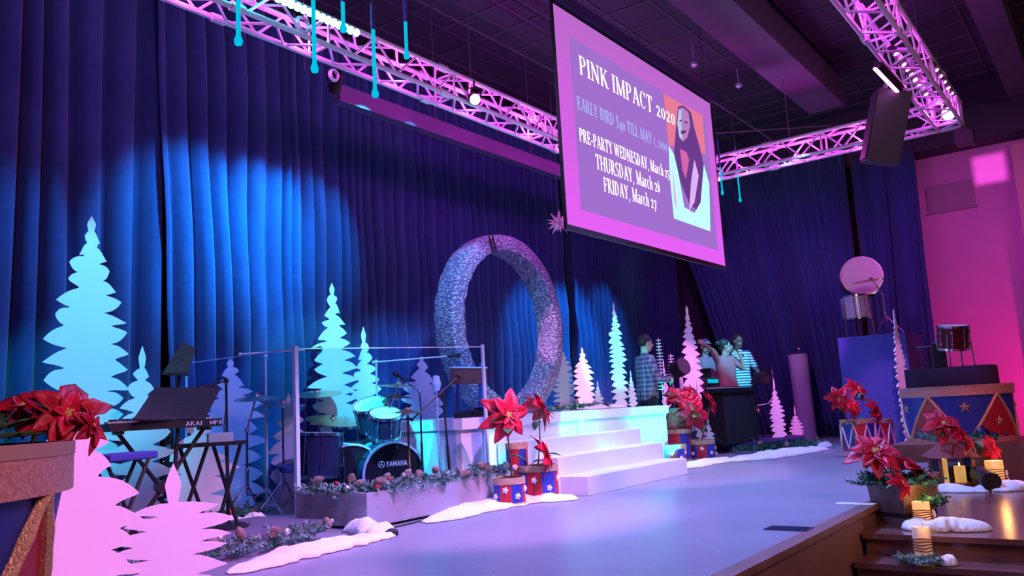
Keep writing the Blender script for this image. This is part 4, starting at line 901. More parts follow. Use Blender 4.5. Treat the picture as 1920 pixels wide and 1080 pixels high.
# ================================================================ planting
def ring_poly(n): return [2*PI*i/n for i in range(n)]
def bloom_mb(C, nrm, R, seed, q):
    rnd = random.Random(seed); Rm = Vector(nrm).normalized().to_track_quat('Z', 'Y').to_matrix(); C = Vector(C)
    for n, Lf, el, wf in ((6, 1.0, -.18, .50), (6, .78, .12, .46), (5, .42, .5, .42)):
        off = rnd.uniform(0, 6)
        for i in range(n):
            a = off+2*PI*i/n+rnd.uniform(-.18, .18); L = R*Lf*rnd.uniform(.85, 1.08); w_ = L*wf*rnd.uniform(.85, 1.1); e = el+rnd.uniform(-.15, .15); dr = rnd.uniform(.25, .6)
            P = []; N = 8; tw = rnd.uniform(-.25, .25)
            for k in range(N+1):
                t = k/N; wd = w_*.5*(math.sin(PI*min(1, t**.85))**.8)*(1.12 if k in (3, 5) else 1.0) if 0 < k < N else (w_*.06 if k == 0 else .0005)
                rr = L*t; z = R*.03+rr*math.sin(e)-dr*rr*rr/R*.35
                for s in (-1, -.5, 0, .5, 1):
                    x_ = rr*math.cos(e); y_ = s*wd; zz = z+abs(s)*wd*.35-(.012*R if s == 0 else 0)+s*wd*tw+.02*R*math.sin(9*t+s*3)
                    P.append(C+Rm@Vector((x_*math.cos(a)-y_*math.sin(a), x_*math.sin(a)+y_*math.cos(a), zz)))
            q.add(P, [(k*5+j, k*5+j+1, (k+1)*5+j+1, (k+1)*5+j) for k in range(N) for j in range(4)])
def bloom(t, C, nrm, R, seed):
    q = MB(); bloom_mb(C, nrm, R, seed, q); o = q.build('bloom', M['red'], t, True)
    so = o.modifiers.new('s', 'SOLIDIFY'); so.thickness = .0025
    q = MB(); rnd = random.Random(seed); n_ = Vector(nrm).normalized(); Rm = n_.to_track_quat('Z', 'Y').to_matrix()
    for k in range(9): a = k*2.4; r = R*.035*math.sqrt(k); q.ball(Vector(C)+n_*R*.09+Rm@Vector((r*math.cos(a), r*math.sin(a), 0)), R*.035, 6, 4)
    q.build('flower_centre', M['yellow'], o, True)
def leafm(q, A, d, L, w_, up=(0, 0, 1), droop=.4):
    A = Vector(A); d = Vector(d).normalized(); s = d.cross(Vector(up)).normalized(); u = s.cross(d); P = []; N = 6
    for k in range(N+1):
        t = k/N; wd = w_*.5*math.sin(PI*t**.8)**.8 if 0 < k < N else .001
        c = A+d*(L*t)-u*(droop*L*t*t)
        for ss in (-1, 0, 1): P.append(c+s*(ss*wd)+u*(abs(ss)*wd*.3))
    q.add(P, [(k*3+j, k*3+j+1, (k+1)*3+j+1, (k+1)*3+j) for k in range(N) for j in range(2)])
def poinsettia(label, base, blooms, seed=1, leaves=5, group=None):
    base = Vector(base); t = thing('poinsettia_plant', label, 'poinsettia', base, group=group); rnd = random.Random(seed)
    q = MB(); lf = MB()
    for (C, nrm, R) in blooms:
        C = Vector(C)-base; m_ = C*.5+Vector((rnd.uniform(-.03, .03), rnd.uniform(-.03, .03), 0)); e = C-Vector(nrm).normalized()*.01
        q.tube([Vector((0, 0, -.03)), m_, e], .007, 6)
        for k in range(leaves):
            tt = rnd.uniform(.35, .9); A = m_.lerp(e, tt) if tt > .5 else m_*tt*2; a = rnd.uniform(0, 6.28); leafm(lf, A, (math.cos(a), math.sin(a), rnd.uniform(-.2, .4)), R*rnd.uniform(.6, .9), R*.42)
    q.build('stem', M['stem'], t, True); o = lf.build('leaves', M['leaf'], t, True)
    for i, (C, nrm, R) in enumerate(blooms): bloom(t, Vector(C)-base, nrm, R, seed*31+i)
    return t
def needles(q, A, d, L, rnd, n=16, nl=.05, nw=.007):
    A = Vector(A); d = Vector(d).normalized(); s = d.orthogonal().normalized(); v = d.cross(s)
    q.cone(A, A+d*L, .004, .001, 4, False)
    for i in range(n):
        t = (i+.5)/n; a = i*2.4; o = (s*math.cos(a)+v*math.sin(a)); dir_ = (d*.75+o*.75).normalized(); p = A+d*(L*t); l = nl*(1-.45*t)*rnd.uniform(.8, 1.2); sd = dir_.cross(o if abs(dir_.dot(o)) < .95 else d).normalized()*nw
        q.add([p-sd, p+sd, p+dir_*l*.7+sd*.8, p+dir_*l, p+dir_*l*.7-sd*.8], [(0, 1, 2, 3, 4)])
def greenery(name, label, pts, width, n, seed, m='frost', cones=0, orns=0, sprig=.16, group=None, lift=.5, nw=.008, nl=.05, ftz=None, zmin=.006):
    pts = [Vector(p) for p in pts]; t = thing(name, label, 'garland', pts[0], group=group); rnd = random.Random(seed); q = MB(); O = pts[0]
    seg = [(pts[i+1]-pts[i]).length for i in range(len(pts)-1)]; S = sum(seg) or 1
    def on(u):
        u *= S
        for i, s in enumerate(seg):
            if u <= s or i == len(seg)-1: return pts[i].lerp(pts[i+1], min(1, u/max(s, 1e-6))), (pts[i+1]-pts[i]).normalized() if s > 1e-6 else Vector((1, 0, 0))
            u -= s
    for k in range(n):
        p, d = on(rnd.random()); a = rnd.uniform(0, 2*PI); h = rnd.uniform(.05, 1.0)
        dd = Vector((math.cos(a), math.sin(a), h*lift)); st = p+Vector((math.cos(a), math.sin(a), 0))*rnd.uniform(0, width*.4)+Vector((0, 0, rnd.uniform(0.01, width*.25)))
        L = sprig*rnd.uniform(.5, 1.0); e = st+dd.normalized()*L
        if min(st.z, e.z)-nl*.6 < zmin: st.z += max(0, zmin+nl*.6-min(st.z, e.z))
        needles(q, st-O, dd, L, rnd, 14, nl, nw)
    q.build('greenery', M[m], t)
    for k in range(cones):
        p, d = on((k+.5+rnd.uniform(-.3, .3))/cones); c = p-O+Vector((rnd.uniform(-.5, .5)*width, rnd.uniform(-.6, -.1)*width, rnd.uniform(.05, .12)+.02)); c.z = max(c.z, zmin+.05-O.z)
        q = MB(); ax_ = Vector((rnd.uniform(-1, 1), rnd.uniform(-1, 0), rnd.uniform(-.3, 1))).normalized(); Rm = ax_.to_track_quat('Z', 'Y').to_matrix()
        prof = []
        for j in range(9):
            t_ = j/8; r = .032*math.sin(PI*(.12+.83*t_))**.8; prof += [(r*.6, .085*t_-.04), (r, .085*t_-.036), (r*.95, .085*t_-.032)]
        q.lathe(prof, c, 9, Rm); q.build('pine_cone', M['cone'], t)
    for k in range(orns):
        p, d = on((k+.5+rnd.uniform(-.4, .4))/orns); c = p-O+Vector((rnd.uniform(-.6, .6)*width, rnd.uniform(-.6, .2)*width, rnd.uniform(.04, .13))); c.z = max(c.z, zmin+.03-O.z)
        q = MB(); q.ball(c, rnd.uniform(.015, .028), 10, 7); q.build('ornament_ball', M['orn' if k % 2 == 0 else 'ornw'], t, True)
    return t
def snow(label, pts, w_, h, seed, zb=0.0, group=None, ends=True):
    """cotton drift along pts (x, y) with widths"""
    rnd = random.Random(seed); P = [Vector((p[0], p[1], 0)) for p in pts]; b_ = MB(); N = 14*(len(P)-1); M_ = 12; V = []; O = P[0]
    for i in range(N+1):
        t = i/N*(len(P)-1); k = min(int(t), len(P)-2); f = t-k; p = P[k].lerp(P[k+1], f); d = (P[k+1]-P[k]).normalized(); n_ = Vector((-d.y, d.x, 0))
        en = math.sin(PI*min(1, max(0, i/N)))**.35 if ends else 1
        wl = w_*en*(1+.45*noise.noise(Vector((i*.35, seed, 1)))); wr = w_*en*(1+.5*noise.noise(Vector((i*.3, seed, 7))))
        for j in range(M_+1):
            s = -1+2*j/M_; off = n_*(s*(wl if s < 0 else wr)*.5); q_ = p+off
            z = h*en*max(0, 1-abs(s)**2.2)**.7*(1+.7*noise.noise(Vector((q_.x*7, q_.y*7, seed))))+.012*(1-abs(s))*noise.noise(Vector((q_.x*25, q_.y*25, 3)))
            V.append((q_.x-O.x, q_.y-O.y, max(.002, z)+.002))
    b_.add(V, [(i*(M_+1)+j, i*(M_+1)+j+1, (i+1)*(M_+1)+j+1, (i+1)*(M_+1)+j) for i in range(N) for j in range(M_)])
    o = b_.build('snow_drift', M['snow'], None, True); o.location = (O.x, O.y, zb); so = o.modifiers.new('s', 'SOLIDIFY'); so.thickness = .002; so.offset = 1
    return tag(o, label, 'fake snow', group)
# ---- long textured planter of the drum area (L shaped)
def planter_mat():
    m = mat('embossed_planter', (.58, .52, .60), .5, .1); nt = m.node_tree; b_ = nt.nodes['Principled BSDF']; L = nt.links.new
    tc = nt.nodes.new('ShaderNodeTexCoord'); mp = nt.nodes.new('ShaderNodeMapping'); mp.inputs['Rotation'].default_value = (0, .5, 0); mp.inputs['Scale'].default_value = (1, 1, 2.2)
    w1 = nt.nodes.new('ShaderNodeTexWave'); w1.inputs['Scale'].default_value = 26; w1.bands_direction = 'X'; w2 = nt.nodes.new('ShaderNodeTexWave'); w2.inputs['Scale'].default_value = 22; w2.bands_direction = 'Z'
    mu = nt.nodes.new('ShaderNodeMath'); mu.operation = 'MULTIPLY'; bp = nt.nodes.new('ShaderNodeBump'); bp.inputs['Strength'].default_value = .9; bp.inputs['Distance'].default_value = .01
    L(tc.outputs['Object'], mp.inputs[0]); L(mp.outputs[0], w1.inputs[0]); L(mp.outputs[0], w2.inputs[0]); L(w1.outputs['Fac'], mu.inputs[0]); L(w2.outputs['Fac'], mu.inputs[1]); L(mu.outputs[0], bp.inputs['Height']); L(bp.outputs[0], b_.inputs['Normal']); return m
pl = thing('long_planter', 'long low embossed planter box in front of the drum kit', 'planter', (4.2, 4.53, 0)); XR = 6.0
q = MB(); q.bb((0, 0, .02), (XR-4.2, .03, .26)); q.bb((.20, .22, .02), (XR-4.2, .25, .26)); q.bb((0, .03, .02), (.03, .77, .26)); q.bb((.20, .25, .02), (.23, .77, .26)); q.bb((0, .77, .02), (.23, .80, .26)); q.bb((XR-4.23, .03, .02), (XR-4.2, .22, .26)); q.build('box_sides', planter_mat(), pl)
q = MB(); q.bb((.03, .03, .03), (XR-4.23, .22, .22)); q.bb((.03, .22, .03), (.20, .77, .22)); q.build('soil', M['blackc'], pl)
q = MB(); q.bb((.05, .05, 0), (.18, .18, .02)); q.bb((XR-4.4, .05, 0), (XR-4.25, .2, .02)); q.build('foot', M['black'], pl)
greenery('garland', 'frosted garland with cones and red balls filling the long planter before the drums', [(4.3, 5.25, .21), (4.3, 4.68, .22), (4.9, 4.64, .22), (5.95, 4.64, .23)], .24, 300, 3, cones=14, orns=16, sprig=.17, zmin=.2)
greenery('garland', 'frosted garland with cones and berries lying on the floor before the low riser', [(1.9, 4.45, .0), (2.5, 4.52, .0), (3.2, 4.58, .0), (3.75, 4.62, 0)], .26, 260, 5, cones=11, orns=14, sprig=.15, m='frost')
greenery('garland', 'blue-lit garland in the snow under the left pane of the drum shield', [(3.3, 5.95, .0), (3.9, 6.0, .0), (4.28, 6.05, .0)], .3, 170, 7, cones=3, orns=5, sprig=.22, m='green')
greenery('garland', 'thin garland along the back of the platform at the foot of the arch', [(8.2, 5.6, ZB), (9.5, 5.55, ZB)], .12, 80, 9, cones=1, orns=2, sprig=.09, zmin=ZB+.004)
pm = [atz(1340, 856, 0), atz(1400, 850, 0), atz(1470, 848, 0), atz(1530, 838, 0)]
greenery('garland', 'green garland along the snow in front of the round band riser', [pm[1]+Vector((0, .1, 0)), pm[2], pm[3]], .3, 230, 11, cones=4, orns=6, sprig=.2, m='green')
greenery('garland', 'teal garland mound behind the small centre drum pots', [atz(1325, 858, 0)+Vector((.3, .4, .25)), atz(1340, 850, 0)+Vector((.6, .4, .22))], .25, 90, 13, sprig=.2, m='green')
greenery('garland', 'dark green garland under the keyboard bench at far left', [(2.1, 5.95, 0), (3.0, 6.0, 0)], .3, 120, 15, sprig=.22, m='green', cones=2)
# snow drifts
def sp_(*pp): return [(atz(x, y, 0).x, atz(x, y, 0).y) for x, y in pp]
snow('long glowing drift of fake snow along the front left edge of the stage set', sp_((430, 1078), (540, 1046), (640, 1022), (735, 1004)), .34, .05, 3)
snow('rounded mound of fake snow between the low riser and the long planter', [(4.20, 4.70), (4.12, 4.4), (4.05, 4.2)], .26, .09, 4)
snow('bright drift of fake snow in front of the left drum pots', sp_((800, 982), (900, 955), (985, 940), (1085, 936)), .42, .06, 6)
snow('bluish fake snow behind the microphone stand base at the left', [(3.2, 5.75), (3.8, 5.8), (4.35, 5.9)], .3, .10, 8)
snow('cyan lit snow mound on the platform below the pink pine', [(8.55, 5.35), (9.05, 5.35)], .22, .045, 9, zb=ZB)
snow('pale snow mound on the platform below the tiny pale blue pine', [(9.3, 5.35), (9.75, 5.35)], .2, .06, 10, zb=ZB) if XB1 > 9.8 else snow('pale snow mound on the platform below the tiny pale blue pine', [(9.15, 5.35), (9.5, 5.35)], .2, .06, 10, zb=ZB)
snow('drift of fake snow around the centre drum pots', sp_((1275, 880), (1330, 868), (1370, 864)), .4, .05, 12)
snow('teal tinted fake snow in front of the round band riser', sp_((1365, 866), (1430, 860), (1490, 850), (1545, 842)), .5, .07, 14)
snow('small heap of fake snow at the far end of the band area', sp_((1525, 838), (1550, 840)), .35, .09, 16)
snow('white fake snow lying behind the large right poinsettia', [(a_, b_+.3) for a_, b_ in sp_((1655, 830), (1700, 826), (1740, 824))], .4, .10, 18)
# ================================================================ drum-shaped pots
def dpot(label, c, r, h, style, seed=0, zb=0.0, tilt=0, group='marching-drum flower pots'):
    t = thing('drum_pot', label, 'flower pot', (c[0], c[1], zb), tilt, group=group); n = 32
    q = MB(); q.lathe([(r*.99, .02), (r*.99, h-.02)], (0, 0, 0), n, None, 0, lambda i, k: 1 if (k//4) % 2 else 0); q.v = q.v
    q.f = q.f[:-2]; q.m = q.m[:-2]; q.build('shell', [M['dred'], M['dblue']], t, True)
    for z0, z1 in ((h-.055, h), (.0, .03 if style != 'plain' else .02)):
        q = MB(); q.lathe([(r*1.0, z0), (r*1.035, z0), (r*1.035, z1), (r*.93, z1), (r*.93, z1-.01), (r*.98, z1-.012)], (0, 0, 0), n); q.f = q.f[:-2]; q.m = q.m[:-2]; q.build('rim', M['rim'], t, True)
    q = MB(); q.lathe([(.001, h-.03), (r*.95, h-.03)], (0, 0, 0), n); q.build('soil', M['snow'] if style == 'snow' else M['blackc'], t)
    if style in ('dots', 'snow', 'plain'):
        q = MB()
        for k in range(8):
            a = 2*PI*(k+.5)/8; z = h*(.35 if k % 2 else .58); q.ball((r*1.0*math.cos(a), r*1.0*math.sin(a), z), .02, 8, 4, sc=(1, 1, 1))
            for j in range(5): b_ = 2*PI*j/5; q.ball((r*1.0*math.cos(a)-math.sin(a)*.018*math.cos(b_), r*math.sin(a)+math.cos(a)*.018*math.cos(b_), z+.018*math.sin(b_)), .011, 6, 4)
        q.build('star_studs', M['wrope'], t, True)
    if style == 'rope':
        q = MB(); pts = []
        for k in range(49):
            a = 2*PI*k/48; f = abs(((k/6) % 1)*2-1); pts.append((r*1.03*math.cos(a), r*1.03*math.sin(a), h*.12+(h*.72)*f))
        q.tube(pts, .011, 6); q.build('rope', M['wrope'], t, True)
    if style == 'hour':
        q = MB()
        for k in range(4):
            a = 2*PI*k/4+2.6
            for j in range(4): q.bar((r*1.02*math.cos(a-.12), r*1.02*math.sin(a-.12), h*.38+.02*j), (r*1.02*math.cos(a+.12), r*1.02*math.sin(a+.12), h*.38+.02*j), .008, 6)
        q.build('rope_ties', M['wrope'], t, True)
    return t
def P0(px, py, z=0.0): p = atz(px, py, z); return (p.x, p.y)
c = (5.58, 4.23); dpot('small red and blue drum pot at the left end of the front left pot cluster', (c[0]+.08, c[1]+.12), .135, .235, 'dots', 1); cA = (c[0]+.08, c[1]+.12)
c = (6.07, 4.15); dpot('large red and blue studded drum pot holding poinsettias at the front left', (c[0]+.05, c[1]+.22), .175, .30, 'dots', 2); cB = (c[0]+.05, c[1]+.22)
cC = (cB[0]-.22, cB[1]+.42) ; cC = (aty(978, 860, 4.5).x, 4.55)
dpot('teal lit drum pot behind the front left pot cluster', cC, .10, .50, 'plain', 3)
c = P0(1278, 872); cD = (c[0]+.1, c[1]+.16); dpot('small red drum pot beside the white steps in the centre pot cluster', cD, .16, .25, 'dots', 4)
c = P0(1307, 866); cE = (c[0]+.15, c[1]+.35); dpot('tall red and blue drum pot in the middle of the centre pot cluster', cE, .20, .42, 'hour', 5)
c = P0(1342, 862); cF = (c[0]+.05, c[1]+.2); dpot('red and blue studded drum pot at the right of the centre pot cluster', cF, .17, .26, 'dots', 6)
c = P0(1612, 838); cG = (10.7, 2.86); cH = (11.3, 2.78); cI = (11.9, 2.80)
pG = aty(1608, 800, 2.98); pH = aty(1643, 800, 2.9); pI = aty(1674, 800, 2.95)
cG = (pG.x, 2.98); cH = (pH.x, 2.86); cI = (pI.x, 2.95)
def ztop(px, py, y): return aty(px, py, y).z
dpot('blue drum pot with white zigzag rope beneath the right poinsettias', cG, .21, max(.2, ztop(1612, 785, 2.98)), 'rope', 7)
dpot('magenta lit drum pot with draped white rope right of the blue rope pot', cH, .17, max(.2, ztop(1640, 787, 2.86)), 'rope', 8, tilt=.3)
dpot('short magenta lit drum pot with pale rim next to the edge-on pine', cI, .14, max(.15, ztop(1673, 789, 2.95)), 'plain', 9)
# poinsettias (all turned to the house)
def bl(px, py, y, rpx, nd=(-.55, -.8, .25)):
    p = aty(px, py, y); return (p, nd, rpx/FPX*(p-CAMP).dot(FW))
poinsettia('tall poinsettia with one big open bloom in the front left drum pots', (cA[0]+.05, cA[1], .22), [bl(952, 778, cA[1]-.05, 54, (-.5, -.85, .15))], 3, 4)
poinsettia('poinsettia with a bloom seen side-on above the large front left drum pot', (cB[0], cB[1], .28), [bl(1012, 766, cB[1], 44, (.75, -.5, .5))], 4, 2)
poinsettia('low drooping poinsettia over the rim of the large front left drum pot', (cB[0]+.06, cB[1]-.06, .28), [bl(1022, 850, cB[1]-.18, 42, (.55, -.8, .3))], 5, 2)
poinsettia('bushy poinsettia with many pink-red blooms over the centre drum pots', (cE[0], cE[1], .40), [bl(1283, 752, cE[1]-.1, 30), bl(1300, 778, cE[1]-.25, 38, (-.6, -.8, -.1)), bl(1296, 735, cE[1]+.05, 24, (-.3, -.8, .6)), bl(1263, 742, cE[1]+.05, 24, (-.7, -.6, .3)), bl(1308, 752, cE[1]-.12, 24, (.1, -.9, .3))], 6, 3)
poinsettia('poinsettia leaning right above the studded centre drum pot', (cF[0]-.05, cF[1], .24), [bl(1333, 755, cF[1], 29, (.5, -.8, .3))], 7, 2)
poinsettia('high three-bloom poinsettia in the blue rope pot at the right', (cG[0], cG[1], .2), [bl(1572, 748, cG[1], 28, (-.8, -.5, .2)), bl(1606, 728, cG[1], 32, (-.3, -.8, .5)), bl(1600, 765, cG[1]-.05, 22, (-.6, -.8, 0))], 8, 5)
poinsettia('orange-red poinsettia over the magenta drum pot at the right', (cH[0], cH[1], .2), [bl(1640, 768, cH[1], 32, (.1, -.9, .35))], 9, 3)
# ================================================================ big drum props
def bigdrum(label, c, r, h, zb, rot, name='drum_prop', taper=.86, stars=True, rm='glit', tri=5):
    t = thing(name, label, 'drum prop', (c[0], c[1], zb), rot); n = 64
    q = MB(); q.lathe([(r*taper, .05), (r*.985, h-.10)], (0, 0, 0), n, None, 0); q.f = q.f[:-2]; q.m = q.m[:-2]; q.build('shell', M['dblue'], t, True)
    q = MB(); T_ = lambda z: r*(taper+(0.985-taper)*(z-.05)/(h-.15))
    def at_(a, z, o=.004): rr = T_(z)+o; return Vector((rr*math.cos(a), rr*math.sin(a), z))
    zt_, zb_ = h-.10, .05
    for k in range(tri):
        a0 = 2*PI*k/tri; hw = PI/tri*.92; N = 8
        for i in range(N):
            f0, f1 = i/N, (i+1)/N; z0, z1 = zb_+(zt_-zb_)*f0, zb_+(zt_-zb_)*f1; w0, w1 = hw*(1-f0), hw*(1-f1); m_ = 4
            for j in range(m_):
                A0, A1 = -1+2*j/m_, -1+2*(j+1)/m_
                q.add([at_(a0+w0*A0, z0), at_(a0+w0*A1, z0), at_(a0+w1*A1, z1), at_(a0+w1*A0, z1)], [(0, 1, 2, 3)])
    q.build('red_triangles', M['dred'], t)
    for k in range(tri):
        a0 = 2*PI*k/tri; hw = PI/tri*.92
        for s in (-1, 1): 
            q = MB(); rnd = random.Random(k*3+s); q.tube([at_(a0+s*hw*(1-i/14), zb_+(zt_-zb_)*i/14, .008) for i in range(15)], [.014+.006*rnd.random() for _ in range(15)], 7); q.build('cord', M['rope'], t)
    for z0, z1, rr in ((h-.11, h, r*1.02), (0, .055, r*taper*1.03)):
        q = MB(); q.lathe([(rr-.03, z0), (rr, z0), (rr, z1), (rr-.03, z1)], (0, 0, 0), n); q.f = q.f[:-2]; q.m = q.m[:-2]; q.build('rim', M[rm], t, True)
    q = MB(); q.lathe([(rr*1.19 if 0 else r*1.024, h-.03), (r*1.024, h), (r*.99, h)], (0, 0, 0), n); q.f = q.f[:-2]; q.m = q.m[:-2]; q.build('rim_edge', M['wallt'], t, True)
    q = MB(); q.lathe([(.001, h-.02), (r*.99, h-.02)], (0, 0, 0), n); q.build('lid', M['navyd'], t)
    if stars:
        for k in range(tri*2):
            a0 = PI*k/tri+.0; z = h*(.36 if k % 2 == 0 else .62); q = MB(); C = at_(a0, z, .006); ta = Vector((-math.sin(a0), math.cos(a0), 0)); up = Vector((0, 0, 1)); no = Vector((math.cos(a0), math.sin(a0), 0)); R_ = .065; pts = []
            for j in range(10): rr = R_ if j % 2 == 0 else R_*.42; b_ = PI/2+PI*j/5; pts.append(C+ta*(rr*math.cos(b_))+up*(rr*math.sin(b_)))
            q.add(pts+[C+no*.022], [(j, (j+1) % 10, 10) for j in range(10)]); q.build('star', M['rim'], t)
    return t
bigdrum('big glittery-rimmed drum prop cut off by the left edge of the picture', (.42, 2.33), .60, .785, 0, -.80, taper=.80, stars=False)
LD = (.42, 2.33)
xq = 10.6; RDc = (10.65, 1.66)
bx = MB(); bx.bb((10.0, .95, zl), (11.35, 2.29, .17)); tag(bx.build('brown_plinth', M['stagewood']), 'brown wooden plinth under the star-covered drum prop at the right', 'plinth')
bigdrum('star-decorated red and blue drum prop on the brown plinth by the pink wall', RDc, .575, .62, .17, math.pi-.35, taper=.96)
# poinsettia on the big left drum
pA_ = aty(110, 780, 2.1)
poinsettia('huge red poinsettia cropped by the left edge on top of the big drum prop', (LD[0]+.1, LD[1]+.1, .785), [bl(128, 778, 2.30, 92, (-.1, -.75, .5)), bl(45, 765, 2.45, 80, (-.3, -.35, .85)), bl(172, 800, 2.25, 52, (.6, -.6, .2))], 21, 3)
# ================================================================ right side: navy riser box, riser, loose drums
p = atx(1570, 634, 13.0); q = MB(); p2 = atx(1697, 627, 13.0); nb = q
q.bb((13.0, p2.y, 0), (14.2, p.y, p.z)); tag(q.build('riser_box', M['navy']), 'tall navy blue riser box against the violet curtain', 'riser')
ZT = p.z
RT_ = (10.65, 1.66); q = MB(); za = .17+.62
ya, yb = atx(1857, 685, 10.5).y, atx(1700, 692, 10.5).y; zt2 = atx(1780, 688, 10.4).z
q.add([(10.35, ya+.1, za), (10.42, ya, za), (11.1, ya, za), (11.1, yb, za), (10.35, yb, za), (10.35, ya+.1, zt2), (10.42, ya, zt2), (11.1, ya, zt2), (11.1, yb, zt2), (10.35, yb, zt2)], [(0, 4, 3, 2, 1), (5, 6, 7, 8, 9), (0, 1, 6, 5), (1, 2, 7, 6), (2, 3, 8, 7), (3, 4, 9, 8), (4, 0, 5, 9)])
tag(q.build('dark_riser', M['navyd']), 'dark navy riser on top of the star-decorated drum prop', 'riser')
MR = mat('drum_wrap_maroon', (.14, .01, .03), .12, .3); SV = mat('drum_wrap_silver', (.72, .74, .8), .25, .25)
p = atx(1787, 633, 10.7); drum('tom_drum', 'maroon tom drum on chrome legs on the dark riser by the pink wall', (p.x, p.y, p.z), (-.12, -.10, 1), .165, .26, MR, WH, 4, zf=zt2)
q = MB(); y0_, y1_ = atx(1718, 660, 10.8).y, atx(1765, 660, 10.8).y; 
q.path([(10.8, y0_, zt2), (10.8, y0_, zt2+.26), (10.8, y1_, zt2+.26), (10.8, y1_, zt2)], .009); q.path([(10.95, y0_-.1, zt2), (10.95, y0_-.1, zt2+.24)], .008)
for k in range(1, 4): yy = y0_+(y1_-y0_)*k/4; q.bar((10.8, yy, zt2), (10.8, yy, zt2+.26), .006)
q.bar((10.8, y0_, zt2+.05), (10.8, y1_, zt2+.05), .006)
tag(q.build('metal_rack', M['black']), 'small black metal rail rack on the dark riser left of the maroon tom', 'rack')
q = MB(); p = atx(1752, 660, 10.72); q.bb((p.x, p.y-.11, zt2), (p.x+.08, p.y+.03, zt2+.3)); o = q.build('black_case', M['blackm']); bv = o.modifiers.new('b', 'BEVEL'); bv.width = .01; tag(o, 'upright black case behind the maroon tom drum', 'case')
p = atx(1604, 577, 13.5); drum('floor_tom', 'silver wrapped floor tom standing on the tall navy riser box', (p.x, p.y, p.z), (-.02, .02, 1), .20, .36, SV, WH, 3, zf=ZT)
p = atx(1614, 521, 13.9); drum('bass_drum', 'upright bass drum with a glowing white head above the silver floor tom', (p.x, p.y, p.z), (-.93, -.35, .1), .31, .26, M['kitwrap'], WH, 0)
q = MB(); q.bb((p.x-.03, p.y-.18, ZT), (p.x+.1, p.y+.18, ZT+.03)); q.bar((p.x, p.y-.15, ZT+.03), (p.x, p.y-.15, p.z-.3), .015); q.bar((p.x, p.y+.15, ZT+.03), (p.x, p.y+.15, p.z-.3), .015); q.bar((p.x, p.y-.17, p.z-.3), (p.x, p.y+.17, p.z-.3), .02); tag(q.build('drum_rack', M['black']), 'black rack holding the upright white-headed bass drum', 'rack')
p = atx(1633, 521, 13.3); cymbal('single dark cymbal on a tripod stand on the navy riser box', 1633, 524, p.y, .27, (-.08, .05), zf=ZT, base=(.1, -.12), group=None)
# violet scrim column
p = atx(1515, 820, 15.0); cu = thing('scrim_column', 'tall violet and blue lit fabric column standing before the gathered curtain', 'column', (15.0, p.y, 0)); hz = atx(1500, 664, 15.0).z
q = MB(); q.cone((0, 0, 0), (0, 0.03, hz), .16, .17, 16); q.build('fabric_sleeve', mat('stretch_fabric', (.5, .5, .62), .8), cu, True)
q = MB(); q.bar((0, 0, hz), (0, 0, hz+.07), .015); q.ball((0, 0, hz+.10), .035, 10, 6); q.build('finial', M['chrome'], cu)
# ================================================================ front right: step decorations
ZL = -.14
def woodbox(label, c, sx, sy, h, rz, zb):
    t = thing('wooden_planter', label, 'planter', (c[0], c[1], zb), rz); q = MB(); w_ = .018; fl = .03
    for (x0, y0, x1, y1, X0, Y0, X1, Y1) in ():
        pass
    def side(A, B, C, D): q.add([A, B, C, D]+[Vector(v)*.93+Vector((0, 0, v[2]*.07)) for v in (A, B, C, D)], [(0, 1, 2, 3), (7, 6, 5, 4), (0, 4, 5, 1), (1, 5, 6, 2), (2, 6, 7, 3), (3, 7, 4, 0)])
    a, b_ = sx/2, sy/2; A_, B_ = a*1.16, b_*1.16; V = Vector
    side(V((-a, -b_, 0)), V((a, -b_, 0)), V((A_, -B_, h)), V((-A_, -B_, h))); side(V((a, -b_, 0)), V((a, b_, 0)), V((A_, B_, h)), V((A_, -B_, h))); side(V((a, b_, 0)), V((-a, b_, 0)), V((-A_, B_, h)), V((A_, B_, h))); side(V((-a, b_, 0)), V((-a, -b_, 0)), V((-A_, -B_, h)), V((-A_, B_, h)))
    q.build('box_sides', M['oldwood'], t); q = MB(); q.bb((-a*1.05, -b_*1.05, h*.2), (a*1.05, b_*1.05, h*.8)); q.build('soil', M['blackc'], t); return t
cW = (6.42, 1.42); woodbox('weathered wooden planter box at the corner of the stage edge and steps', cW, .30, .26, .27, -.5, ZL)
ZW = ZL+.24
greenery('evergreen_sprigs', 'dark green spruce sprigs spilling left over the weathered wooden planter', [(cW[0]-.08, cW[1]+.16, ZW), (cW[0]+.02, cW[1]+.05, ZW+.02), (cW[0]+.05, cW[1]-.14, ZW-.02)], .2, 120, 31, m='green', sprig=.17, zmin=.01, lift=.6, nw=.006, nl=.04)
greenery('evergreen_sprigs', 'small evergreen tuft hanging at the right side of the weathered planter', [(cW[0]-.12, cW[1]-.22, ZW-.08), (cW[0]-.1, cW[1]-.2, ZW-.12)], .06, 40, 33, m='green', sprig=.09, zmin=ZL+.01, nl=.03)
poinsettia('large dark red poinsettia arching over the weathered wooden planter', (cW[0], cW[1], ZW), [bl(1640, 848, 1.55, 62, (-.55, -.3, .8)), bl(1712, 880, 1.36, 56, (.3, -.6, .75)), bl(1690, 905, 1.3, 36, (-.2, -.8, .4))], 23, 2)
q = MB(); p = atz(1601, 945, .0); q.bb((p.x-.05, p.y-.14, .001), (p.x+.05, p.y+.12, .004)); tag(q.build('tape_strip', M['white']), 'short white tape strip at the stage edge beside the weathered planter', 'tape')
q = MB(); p = atz(1479, 992, 0); q.bb((p.x-.07, p.y-.13, .001), (p.x+.07, p.y+.13, .006)); [q.bar((p.x-.06+.02*k, p.y-.12, .006), (p.x-.06+.02*k, p.y+.12, .006), .003, 4) for k in range(7)]
